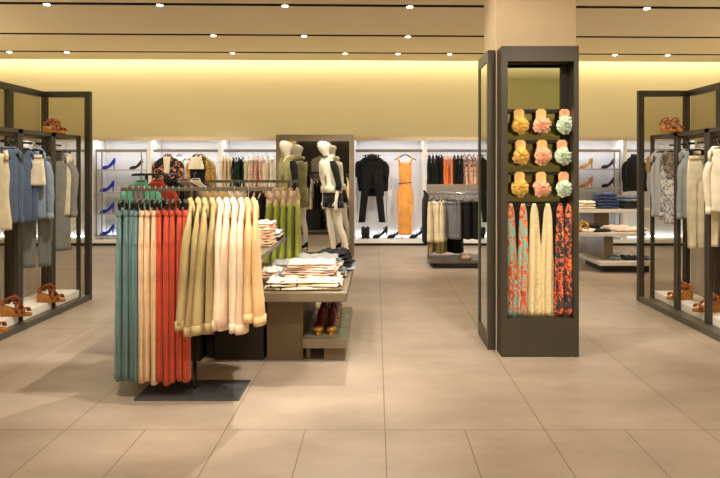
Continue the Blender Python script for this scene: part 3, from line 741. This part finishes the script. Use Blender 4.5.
for i, (px, m, c) in enumerate(row):
    k = cnt.get(c, 0); cnt[c] = k+1; w_ = nth(k, tot[c]); loc = (X(px, R2Y), R2Y, R2Z); rz = PI/2+random.uniform(-.15, .15)
    make_hanger(HWOOD, .36, False, loc, rz, 'beech hanger of the %s top, %s of them' % (c, w_), 'beech hangers on the second rack')
    top_('%s top on the second rack, %s of that colour' % (c, w_), loc, rz, m, .62, .38, .03, 'tops on the second rack', i)
for i in range(5):
    px = 271+i*6.5; loc = (X(px, R2Y), R2Y, R2Z); rz = PI/2+random.uniform(-.2, .2); w_ = nth(i, 5)
    make_hanger(HWOOD, .36, True, loc, rz, 'beech hanger of the lime dress, %s of them' % w_, 'beech hangers on the second rack')
    top_('peach camisole over the lime dresses, %s of five' % w_, loc, rz, PEACH, .17, .30, .028, 'peach camisoles on the second rack', i, 'top', 'camisole')
    top_('long lime green dress on the second rack, %s of five' % w_, (loc[0]+.01, loc[1]-.04, loc[2]-.10), rz, LIME, .62, .36, .03, 'lime dresses on the second rack', i+30, 'dress', 'dress', 1.15, .012, False)
# rack with the mint blazer, rail runs away from the camera
RX3 = -2.50
t = thing('clothes_rack', 'rack arm holding the mint blazer and red jacket', 'clothes rack', (RX3, 6.4, 0))
MB().tube([(0, -.65, 1.30), (0, .7, 1.30)], .012, 10).build('rail', GUN, t)
for y in (-.3, .6): MB().box(-.013, .013, y-.013, y+.013, .014, 1.29).build('pole', GUN, t)
MB().box(-.2, .2, -.45, .75, 0, .014).build('base_plate', GUN, t)
MB().box(-.02, .32, -.56, -.53, 1.30, 1.315).build('rail_arm', GUN, t)
MINT = fab('mint', (112, 196, 162)); RED = fab('tomato_red', (214, 74, 34)); TAUPE = fab('taupe', (150, 124, 104))
for i, (y, m, lab, inner) in enumerate([(5.95, MINT, 'mint green blazer facing the aisle behind the front rack', GREYM), (6.25, RED, 'tomato red blazer just behind the mint blazer', None),
                                        (6.5, BLACKF, 'black blazer behind the tomato red blazer', None), (6.75, TAUPE, 'taupe blazer deep on the mint blazer rack', None), (7.0, IVORY, 'ivory blazer last on the mint blazer rack', None)]):
    loc = (RX3+.10*i*.6, y, 1.30)
    make_hanger(BLACK, .38, False, loc, random.uniform(-.05, .05), 'black hanger of the '+lab.split(' blazer')[0]+' blazer', 'hangers on the mint blazer rack')
    jacket(lab, loc, 0, m, .70, .34, .06, .040, .58, 0, 'blazers on the mint blazer rack', 'blazer', 'blazer', inner=inner, seed=i)

# ---------------------------------------------------------------- contents of the wall cabinets
BLUE = mat('cobalt_suede', (18, 44, 190), .55, 0, .1); YELL = mat('mustard_leather', (206, 160, 60), .4); ORL = mat('orange_leather', (206, 130, 44), .4)
def shelf_rack(x0, x1, zs, label):
    t = thing('shelf_rack', label, 'shelves', (x0, YF+.02, 0), 0, 'steel shelf racks in the wall cabinets'); w_ = x1-x0
    for x in (0, .1, w_-.1, w_): MB().box(x-.008, x+.008, .02, .036, .116, 1.67).build('upright', STEEL, t)
    for z in zs: MB().box(-.01, w_+.01, .0, .30, z-.022, z, .003).build('shelf', mat('grey_shelf', (176, 172, 166), .35, .2), t)
shz = [1.36, .955, .57, .17]
shelf_rack(X(95, YF), X(146, YF), shz, 'steel shelves with blue pumps at the back left')
for k, z in enumerate(shz):
    pump('cobalt blue stiletto pump on the %s left shelf' % ['top', 'second', 'third', 'lowest'][k], (X(107, YF+.15)+(.02 if k == 0 else 0), YF+.15, z+.001), 0, BLUE, .22, .12, 'cobalt pumps on the back left shelves', s=1.12)
pump('black stiletto pump right of the top blue pump', (X(136, YF+.15), YF+.15, shz[0]+.001), 0, LEATHER_B, .22, .12, 'pumps on the back left shelves', s=1.05)
shz2 = [1.375, 1.035, .60, .20]
shelf_rack(X(573, YF), X(621, YF), shz2, 'steel shelves right of the column with yellow and black pumps')
for (px, z, m, l) in [(586, shz2[0], YELL, 'mustard heeled sandal on the top right shelf'), (608, shz2[0], LEATHER_B, 'black pump on the top right shelf'),
                      (586, shz2[1], ORL, 'orange heeled sandal on the second right shelf'), (608, shz2[1], LEATHER_B, 'black pump on the second right shelf')]:
    pump(l, (X(px, YF+.15), YF+.15, z+.001), 0, m, .22, .12, 'shoes on the back right shelves', strap=m is not LEATHER_B, s=1.08)
YH = YF+.12; ZR = 1.69
BKFL = pattern('black_coral_floral', [(0, (24, 20, 22)), (.53, (214, 130, 104)), (.57, (236, 200, 174)), (.60, (150, 46, 34)), (.63, (22, 20, 20))], 9)
YFL = pattern('yellow_floral', [(0, (190, 130, 40)), (.42, (226, 186, 80)), (.5, (90, 120, 70)), (.56, (200, 90, 50)), (.63, (150, 190, 180))], 14)
def wall_hang(kind, px, w_, L, m, lab, nm, cat, g, rz=0, hm=BLACK, seed=0, dy=0, **k):
    loc = (X(px, YH), YH+dy-.05, ZR)
    make_hanger(hm, w_*.9, kind in ('trousers', 'skirt'), loc, rz, ('hanger in the wall cabinet holding the '+lab)[:200] if len(lab.split()) < 9 else 'wall hanger of the '+' '.join(lab.split()[:10]), 'hangers in the wall cabinets')
    if kind == 'jacket': return jacket(lab, loc, rz, m, L, w_, .05, .05, k.pop('sl', L*.8), 0, g, cat, nm, seed=seed, **k)
    if kind == 'trousers': return trousers(lab, loc, rz, m, L, w_, .03, g, seed, cat, nm, **k)
    return top_(lab, loc, rz, m, L, w_, .035, g, seed, cat, nm, **k)
wall_hang('jacket', 169, .40, .60, BKFL, 'black jacket with coral blossoms in the left wall cabinet', 'jacket', 'jacket', 'outfits in the wall cabinets', inner=IVORY, sl=.5)
wall_hang('jacket', 202, .36, .75, YFL, 'yellow floral shirt behind the black and white top', 'shirt', 'shirt', 'outfits in the wall cabinets', seed=2, sl=.5)
wall_hang('top', 200, .34, .95, BLACKF, 'black sleeveless dress over the yellow floral shirt', 'dress', 'dress', 'outfits in the wall cabinets', dy=-.09, hem=.9)
wall_hang('top', 200, .34, .24, IVORY, 'short white top over the black dress', 'blouse', 'top', 'outfits in the wall cabinets', dy=-.17, hem=1.1)
wall_hang('top', 178, .3, 1.2, IVORY, 'long cream dress below the coral blossom jacket', 'dress', 'dress', 'outfits in the wall cabinets', dy=.12)
n = 0
PINKFL = pattern('pink_floral', [(0, (222, 196, 176)), (.45, (196, 96, 74)), (.52, (236, 214, 196)), (.6, (160, 150, 130))], 22)
DGREEN = mat('bottle_green_cloth', (10, 36, 28), .9, 0, .2)
for (p0, p1, m, c) in [(223, 233, fab('beige_satin', (214, 190, 150)), 'beige satin'), (235, 245, DGREEN, 'bottle green'), (248, 253, CREAM, 'cream'), (255, 266, PINKFL, 'pink floral'), (268, 274, IVORY, 'ivory')]:
    q = max(2, round((p1-p0)/2.6))
    for i in range(q):
        px = p0+(p1-p0)*i/max(1, q-1)
        loc = (X(px, YH), YH-.05, ZR); rz = PI/2+random.uniform(-.3, .3); n += 1
        make_hanger(HCLEAR, .34, False, loc, rz, 'pale hanger of the %s top, %s of %s' % (c, nth(i, q), ORD[q-1].replace('second', 'two').replace('third', 'three').replace('fourth', 'four').replace('fifth', 'five')), 'pale hangers in the wall cabinet', .10)
        top_('%s top in the cabinet by the mirror, %s of its colour' % (c, nth(i, q)), (loc[0], loc[1], loc[2]-.03), rz, m, .52, .36, .03, 'tops in the cabinet beside the mirror', i, 'top', 'blouse')
# bay with the black outfit and the orange dress
wall_hang('jacket', 372, .44, .60, BLACKF, 'black blazer in the cabinet right of the mirror', 'blazer', 'blazer', 'outfits in the wall cabinets', seed=4, sl=.30)
wall_hang('trousers', 372, .36, 1.14, BLACKF, 'black trousers hanging in front of the black blazer', 'trousers', 'trousers', 'outfits in the wall cabinets', dy=-.08, splay=.11, wide=.75)
o = wall_hang('jacket', 373, .40, .74, BLACKF, 'long black coat behind the black blazer', 'coat', 'coat', 'outfits in the wall cabinets', seed=5, dy=.11, sl=.55)
tg = thing('price_tag', 'white card tag hanging beside the black trousers', 'tag', (X(390, YH), YH-.05, 1.0))
MB().box(-.03, .03, 0, .004, -.12, 0).build('card', WHITE, tg); MB().tube([(0, 0, 0), (.03, 0, .08)], .002, 5).build('string', BLACK, tg)
# orange dress
ODR = fab('bright_orange', (246, 168, 84), .16)
loc = (X(405, YH), YH-.05, ZR)
make_hanger(BLACK, .40, False, loc, 0, 'black hanger with the long orange dress', 'hangers in the wall cabinets')
t = thing('dress', 'long bright orange dress with a thin belt in the wall cabinet', 'dress', loc, 0, 'outfits in the wall cabinets')
drape(MB(), [(-.21, .10, .03), (-.26, .12, .045), (-.40, .115, .05), (-.56, .10, .045), (-.60, .105, .045), (-.80, .145, .05), (-1.2, .13, .055), (-1.50, .125, .05)], 34, .003, .028, 75, 1).build('gown', ODR, t)
for s_ in (-1, 1): MB().tube([(s_*.12, 0, -.10), (s_*.115, -.02, -.16), (s_*.085, -.03, -.24)], [.016, .018, .022], 8).build('strap', ODR, t)
MB().tube([(.112*math.cos(2*PI*q/20), .05*math.sin(2*PI*q/20), -.57+.01*math.cos(2*PI*q/20)) for q in range(21)], .009, 6, False).build('belt', mat('belt_brown', (110, 56, 24), .5), t)
for (px, rz, l) in [(363.5, -PI/2, 'black ankle boot style pump seen from behind, left of its pair'), (367.5, -PI/2, 'black ankle boot style pump seen from behind, right of its pair'), (380, 0, 'black strappy heel below the black trousers'), (395, 0, 'black strappy heel left of the orange dress hem'), (417, 0, 'black strappy heel right of the orange dress hem')]:
    pump(l, (X(px, YF+.16), YF+.16, .116), rz, LEATHER_B, .22, .12, 'black heels on the cabinet ledge', strap=True, s=1.25)
ORFL = pattern('orange_black_white_print', [(0, (30, 24, 22)), (.40, (236, 226, 206)), (.50, (222, 104, 44)), (.56, (240, 220, 200)), (.62, (40, 28, 26))], 16)
TANG = fab('tangerine', (228, 124, 58))
for (p0, p1, m, c, q) in [(429, 440, BLACKF, 'black', 4), (443, 451, TANG, 'tangerine', 3), (454, 461, mat('soft_black_cloth', (14, 14, 16), .95, 0, .2, 9), 'soft black', 3), (464, 478, ORFL, 'orange printed', 4), (482, 494, BLACKF, 'jet black', 3)]:
    for i in range(q):
        px = p0+(p1-p0)*i/(q-1); loc = (X(px, YH), YH-.05, ZR); rz = PI/2+random.uniform(-.25, .25)
        make_hanger(BLACK if c != 'tangerine' else HCLEAR, .34, False, loc, rz, 'hanger of the %s dress left of the column, %s' % (c, nth(i, q)), 'hangers in the cabinet left of the column')
        top_('%s dress in cabinet left of the column, %s of its colour' % (c.replace('orange printed', 'printed'), nth(i, q)), loc, rz, m, .60, .36, .032, 'dresses in the cabinet left of the column', i, 'dress', 'dress')
wall_hang('jacket', 633, .36, .64, mat('charcoal_cloth', (22, 23, 21), .95, 0, .2, 9), 'charcoal blazer in the cabinet right of the shelves', 'blazer', 'blazer', 'outfits in the wall cabinets', sl=.55, rz=.3)
wall_hang('top', 651, .3, .3, SAND, 'tan knit top beside the charcoal blazer', 'blouse', 'top', 'outfits in the wall cabinets')

# ---------------------------------------------------------------- skirt rack in the middle back
Y4 = 8.0; z4 = 1.06
t = thing('clothes_rack', 'two tier rack of cream grey and black skirts at the back', 'clothes rack', (X(427, Y4), Y4, 0)); w_ = 1.25
MB().box(0, w_, -.03, .03, z4, z4+.085).build('header', mat('rack_header', (160, 150, 136), .4, .3), t)
for y in (-.16, .16): MB().tube([(0, y, z4-.04), (w_, y, z4-.04)], .011, 8).build('rail', STEEL, t)
for x in (.02, w_-.02): MB().box(x-.012, x+.012, -.17, .17, z4-.045, z4-.03).box(x-.012, x+.012, -.012, .012, .05, z4).build('upright', STEEL, t)
MB().box(.05, w_, -.32, .32, .0, .03).build('base', GUN, t)
MB().box(.02, w_, -.26, .26, .06, .10).build('base_shelf', TABLE, t)
for x in (.1, w_-.1): MB().box(x-.02, x+.02, -.2, .2, .03, .06).build('foot', GUN, t)
sk = [(430, CREAM, 'cream'), (434, CREAM, 'cream'), (438.5, CREAM, 'cream'), (443, CREAM, 'cream'), (449.5, fab('mid_grey', (112, 112, 118)), 'grey'), (454, fab('mid_grey', (112, 112, 118)), 'grey'), (459, fab('mid_grey', (112, 112, 118)), 'grey'),
      (465, BLACKF, 'black'), (469.5, BLACKF, 'black'), (474, BLACKF, 'black'), (479, BLACKF, 'black')]
cnt = {}; tot = {'cream': 4, 'grey': 3, 'black': 4}
for i, (px, m, c) in enumerate(sk):
    k = cnt.get(c, 0); cnt[c] = k+1; w2 = nth(k, tot[c]); rz = PI/2+random.uniform(-.3, .3)
    loc = (X(px, Y4-.16), Y4-.16, z4-.04)
    make_hanger(STEEL, .3, True, loc, rz, 'steel clip hanger of the %s skirt, %s of them' % (c, w2), 'clip hangers on the skirt rack')
    skirt('%s pleated skirt on the back rack, %s of its colour' % (c, w2), loc, rz, m, .50 if c != 'cream' else .54, .32, .036, c+' skirts on the back rack', i)
    if c != 'black':
        loc = (X(px+1, Y4+.16), Y4+.16, z4-.04)
        skirt('longer %s skirt on the rear rail of the back rack, %s' % (c, w2), loc, rz, fab('beige_rear', (224, 208, 164)) if c == 'cream' else BLACKF, .74, .32, .036, 'rear rail skirts on the back rack', i+20)
jacket('black coat hanging at the left end of the back rack', (X(425.5, Y4), Y4+.02, z4+.05), PI/2, BLACKF, .72, .4, .04, .035, .6, 0, 'coats', 'coat', 'coat')
folded('pale pink folded cloth on the back rack base', X(466, 7.85), 7.85, .101, .16, .14, .07, PINKS[1], 0, 5, None)

# ---------------------------------------------------------------- tables at the right back
t = thing('display_table', 'tall white table with jeans right of the column', 'table', (0, 0, 0))
MB().box(X(574, 8.0), X(660, 8.0), 8.05, 9.0, .735, .785, .006).build('tabletop', PALETBL, t)
MB().box(X(594, 8.2), X(609, 8.2), 8.2, 8.8, 0, .735).build('pedestal', TABLE2, t)
t = thing('display_table', 'lower white table with flat tops right of the column', 'table', (0, 0, 0))
MB().box(X(566, 7.3), X(648, 7.3), 7.35, 8.1, .475, .525, .006).build('tabletop', PALETBL, t)
MB().box(X(601, 7.6), X(610, 7.6), 7.5, 8.1, .14, .475).build('pedestal', TABLE, t)
t = thing('display_shelf', 'low pale floor shelf with dark folded items right of the column', 'shelf', (0, 0, 0))
MB().box(X(600, 7.3), X(655, 7.3), 7.3, 8.1, .10, .15, .005).build('board', PALETBL, t)
MB().box(X(604, 7.4), X(650, 7.4), 7.42, 8.05, 0, .10).build('plinth', DARK, t)
JB = fab('blue_jeans', (42, 60, 98), .2); JD = fab('indigo_jeans', (15, 18, 28), .2)
for k in range(5):
    folded('blue folded jeans on the tall white table, %s from below' % ORD[k], X(604, 8.25), 8.25, .786+k*.045, .33-.012*k, .3, .048, JB, random.uniform(-.05, .05), k, 'blue jeans stack', name='folded_jeans')
for k in range(3):
    folded('white folded tee left of the blue jeans, %s from below' % ORD[k], X(584, 8.25), 8.25, .786+k*.035, .24, .3, .037, WHITE if 0 else IVORY, 0, k+3, 'white tees stack')
for k in range(5):
    folded('indigo folded jeans right of the blue stack, %s from below' % ORD[k], X(629, 8.25), 8.25, .786+k*.036, .32-.01*k, .3, .038, JD if k < 3 else [None, None, None, fab('ash', (150, 150, 150)), DENIM_D][k], random.uniform(-.1, .1), k+7, 'indigo jeans stack', name='folded_jeans')
for (px, y, c, m, w2, h) in [(588, 7.8, 'black scarf like top laid at the left', BLACKF, .26, .07), (598, 7.52, 'flat black top near the table front', BLACKF, .27, .03), (586, 7.5, 'white top near the front left corner', IVORY, .2, .04),
                             (616, 7.8, 'pale pink top laid out behind', PINKS[1], .3, .05), (622, 7.55, 'shell pink top at the front middle', PINKS[2], .26, .04), (636, 7.6, 'cream top at the right', CREAM, .22, .045)]:
    folded(c+' on the lower white table', X(px, y), y, .526, w2, .22, h, m, random.uniform(-.2, .2), int(px), 'tops laid on the lower white table')
for i, px in enumerate((613, 628, 641)):
    folded('dark folded item on the low floor shelf, %s' % nth(i, 3), X(px, 7.5), 7.5, .151, .15, .18, .05, GREYS[2] if i != 1 else JD, 0, i, 'dark items on the floor shelf')
wedge_sandal('mustard sandal at the left of the lower white table', (X(580.5, 7.45), 7.45, .526), .2, YELL, CORK, None, .9)

# ---------------------------------------------------------------- mannequins
def skin_body(name, joints, edges, m, parent):
    keys = list(joints); me = bpy.data.meshes.new(name)
    me.from_pydata([joints[k][0] for k in keys], [(keys.index(a), keys.index(b)) for a, b in edges], [])
    o = bpy.data.objects.new(name, me); COL.objects.link(o); o.parent = parent
    md = o.modifiers.new('skin', 'SKIN'); md.use_smooth_shade = True
    for i, k in enumerate(keys):
        r = joints[k][1]; r = r if isinstance(r, tuple) else (r, r)
        me.skin_vertices[0].data[i].radius = r
        me.skin_vertices[0].data[i].use_root = (i == 0)
    sd = o.modifiers.new('smooth', 'SUBSURF'); sd.levels = 2; sd.render_levels = 2
    me.materials.append(m); return o
def mannequin(label, loc, rz, vest, sleeve, shorts, long_legs=None, vest_len=.62, group='mannequins by the mirror', s=1.0, lean=0):
    """faces local -Y, stands with the weight on one leg"""
    t = thing('mannequin', label, 'mannequin', loc, rz, group); t.scale = (s, s, s)
    J = {'pelvis': ((0, 0, .98), (.135, .09)), 'waist': ((0, -.005, 1.10), (.098, .075)), 'chest': ((0, -.01, 1.28), (.125, .095)), 'upper': ((0, .0, 1.42), (.12, .07)), 'neck0': ((0, .0, 1.50), .05), 'neck': ((0, -.012, 1.56), .042),
         'head0': ((0, -.035, 1.635), (.078, .082)), 'head': ((0, -.035, 1.70), (.098, .118)), 'crown': ((0, -.01, 1.765), (.082, .10))}
    E = [('pelvis', 'waist'), ('waist', 'chest'), ('chest', 'upper'), ('upper', 'neck0'), ('neck0', 'neck'), ('neck', 'head0'), ('head0', 'head'), ('head', 'crown')]
    for s_, n_ in ((-1, 'r'), (1, 'l')):
        fy = -.07 if s_ < 0 else .06
        J.update({n_+'sh': ((s_*.165, 0, 1.435), .052), n_+'el': ((s_*.215, .02, 1.15), .037), n_+'wr': ((s_*.215, -.05, .92), .024), n_+'ha': ((s_*.21, -.06, .87), (.014, .030)), n_+'hb': ((s_*.208, -.065, .835), (.012, .030)),
                  n_+'hip': ((s_*.085, 0, .90), .085), n_+'kn': ((s_*.085, fy*.5-.02, .52), .052), n_+'cf': ((s_*.085, fy*.8+.01, .38), .049), n_+'an': ((s_*.085, fy+.02, .15), .030), n_+'he': ((s_*.085, fy+.02, .115), .028), n_+'ba': ((s_*.09, fy-.09, .045), .028), n_+'to': ((s_*.09, fy-.14, .032), .018)})
        E += [('upper', n_+'sh'), (n_+'sh', n_+'el'), (n_+'el', n_+'wr'), (n_+'wr', n_+'ha'), (n_+'ha', n_+'hb'), ('pelvis', n_+'hip'), (n_+'hip', n_+'kn'), (n_+'kn', n_+'cf'), (n_+'cf', n_+'an'), (n_+'an', n_+'he'), (n_+'he', n_+'ba'), (n_+'ba', n_+'to')]
        for q, (dx, dl) in enumerate([(-.020, .040), (-.007, .048), (.007, .044), (.020, .034)]):
            J[n_+'f%d' % q] = ((s_*.208, -.065+dx-.004, .81-.002), .0075); J[n_+'g%d' % q] = ((s_*.200, -.065+dx*1.15-.006, .81-dl), .006)
            E += [(n_+'hb', n_+'f%d' % q), (n_+'f%d' % q, n_+'g%d' % q)]
        J[n_+'t0'] = ((s_*.200, -.098, .855), .009); J[n_+'t1'] = ((s_*.192, -.112, .82), .0075); E += [(n_+'ha', n_+'t0'), (n_+'t0', n_+'t1')]
    skin_body('body', J, E, MANQ, t)
    # vest / top: open draped layer around the torso
    rings = [ring(.145, .095, 0, 0, 1.475, .002, 30, 0), ring(.158, .115, 0, -.005, 1.42, .003, 30, .4), ring(.145, .12, 0, -.01, 1.28, .005, 30, .8), ring(.13, .105, 0, 0, 1.12, .008, 30, 1.2), ring(.165, .12, 0, 0, 1.475-vest_len*.8, .012, 32, 1.5), ring(.175, .13, 0, 0, 1.475-vest_len, .016, 32, 2)]
    MB().loft(rings, False).build('vest', vest, t, solid=.008)
    MB().tube([(-.10, -.10, 1.37), (-.085, -.045, 1.49), (-.04, .06, 1.54), (.04, .06, 1.54), (.085, -.045, 1.49), (.10, -.10, 1.37), (.09, -.13, 1.2)], [.02, .03, .032, .032, .03, .028, .02], 8).build('collar', vest, t)
    for s_ in (-1, 1):
        MB().tube([(s_*.15, 0, 1.46), (s_*.185, .005, 1.40), (s_*.208, .015, 1.25), (s_*.218, .02, 1.14), (s_*.22, -.005, 1.05)], [.050, .056, .048, .044, .043], 12).build('sleeve', sleeve, t)
    if shorts:
        rings = [ring(.145, .105, 0, 0, 1.07), ring(.165, .12, 0, 0, .97), ring(.185, .13, 0, 0, .88, .006, 34, 0)]
        MB().loft(rings).build('shorts', shorts, t)
        for s_ in (-1, 1):
            MB().loft([ring(.095, .105, s_*.088, 0, .90), ring(.102, .11, s_*.092, -.005, .80, .006, 40, 1)], True).build('shorts_leg', shorts, t)
    if long_legs:
        for s_ in (-1, 1):
            fy = -.07 if s_ < 0 else .06
            MB().tube([(s_*.085, 0, .96), (s_*.085, fy*.2, .85), (s_*.085, fy*.5-.02, .52), (s_*.085, fy+.015, .2)], [.10, .095, .065, .045], 14).build('trouser_leg', long_legs, t)
        MB().loft([ring(.145, .105, 0, 0, 1.07), ring(.175, .12, 0, 0, .93)]).build('trouser_top', long_legs, t)
    for s_ in (-1, 1):
        fy = -.07 if s_ < 0 else .06; x = s_*.088
        sh = MB(); sh.loft([[(x+r_*math.cos(2*PI*q/12), y+.0, z+hh*math.sin(2*PI*q/12)) for q in range(12)] for y, z, r_, hh in [(fy+.055, .118, .018, .03), (fy+.03, .11, .034, .042), (fy-.02, .075, .034, .036), (fy-.09, .042, .041, .036), (fy-.14, .030, .034, .026), (fy-.175, .020, .014, .014)]])
        sh.tube([(x, fy+.04, .10), (x, fy+.045, .0)], [.018, .007], 8)
        sh.build('shoe', LEATHER_B, t)
    if lean:
        lx, ly = -lean*math.cos(-rz), -lean*math.sin(-rz)
        for o in list(t.children_recursive):
            if o.type == 'MESH':
                for v in o.data.vertices: v.co.x += lx*(v.co.z-.9); v.co.y += ly*(v.co.z-.9)
    MB().tube([(0, 0, -.004), (0, 0, .0)], [.26, .26], 32).build('base_plate', mat('glass_base', (196, 184, 160), .2), t)
    return t
mannequin('white mannequin in a pale vest black sleeves and black shorts by the mirror', (X(333, 8.15), 8.15, .006), -1.05, fab('stone_vest', (222, 214, 190), .2), BLACKF, fab('black_lace', (20, 19, 21)), s=1.0, lean=.13, vest_len=.46)
mannequin('white mannequin in a long khaki vest left of the mirror', (X(288, 8.15), 8.15, .006), -1.0, fab('olive_vest', (150, 142, 92), .25), BLACKF, None, vest_len=.75, long_legs=None, s=1.0)
mannequin('mannequin in yellow top and red trousers reflected in the tall mirror', (-1.12, 1.35, .006), -.6, fab('olive_yellow', (190, 176, 84)), fab('olive_yellow', (190, 176, 84)), None, RED, s=.98)
t = thing('display_cabinet', 'dark open cabinet reflected in the tall framed mirror', 'cabinet', (-2.0, -4.3, 0))
MB().box(-1.1, 1.0, -.6, -.55, 0, 2.5).box(-1.1, -1.05, -.55, 0, 0, 2.5).box(.95, 1.0, -.55, 0, 0, 2.5).build('body', DARK, t)
jacket('grey jacket in the dark cabinet reflected by the tall mirror', (-2.2, -4.4, 1.95), PI, GREYM, .6, .5, .06, .05, .5, 0, None)
for l, o in LABELS.items():
    if len(o) > 1: print('SHARED LABEL', l, len(o))
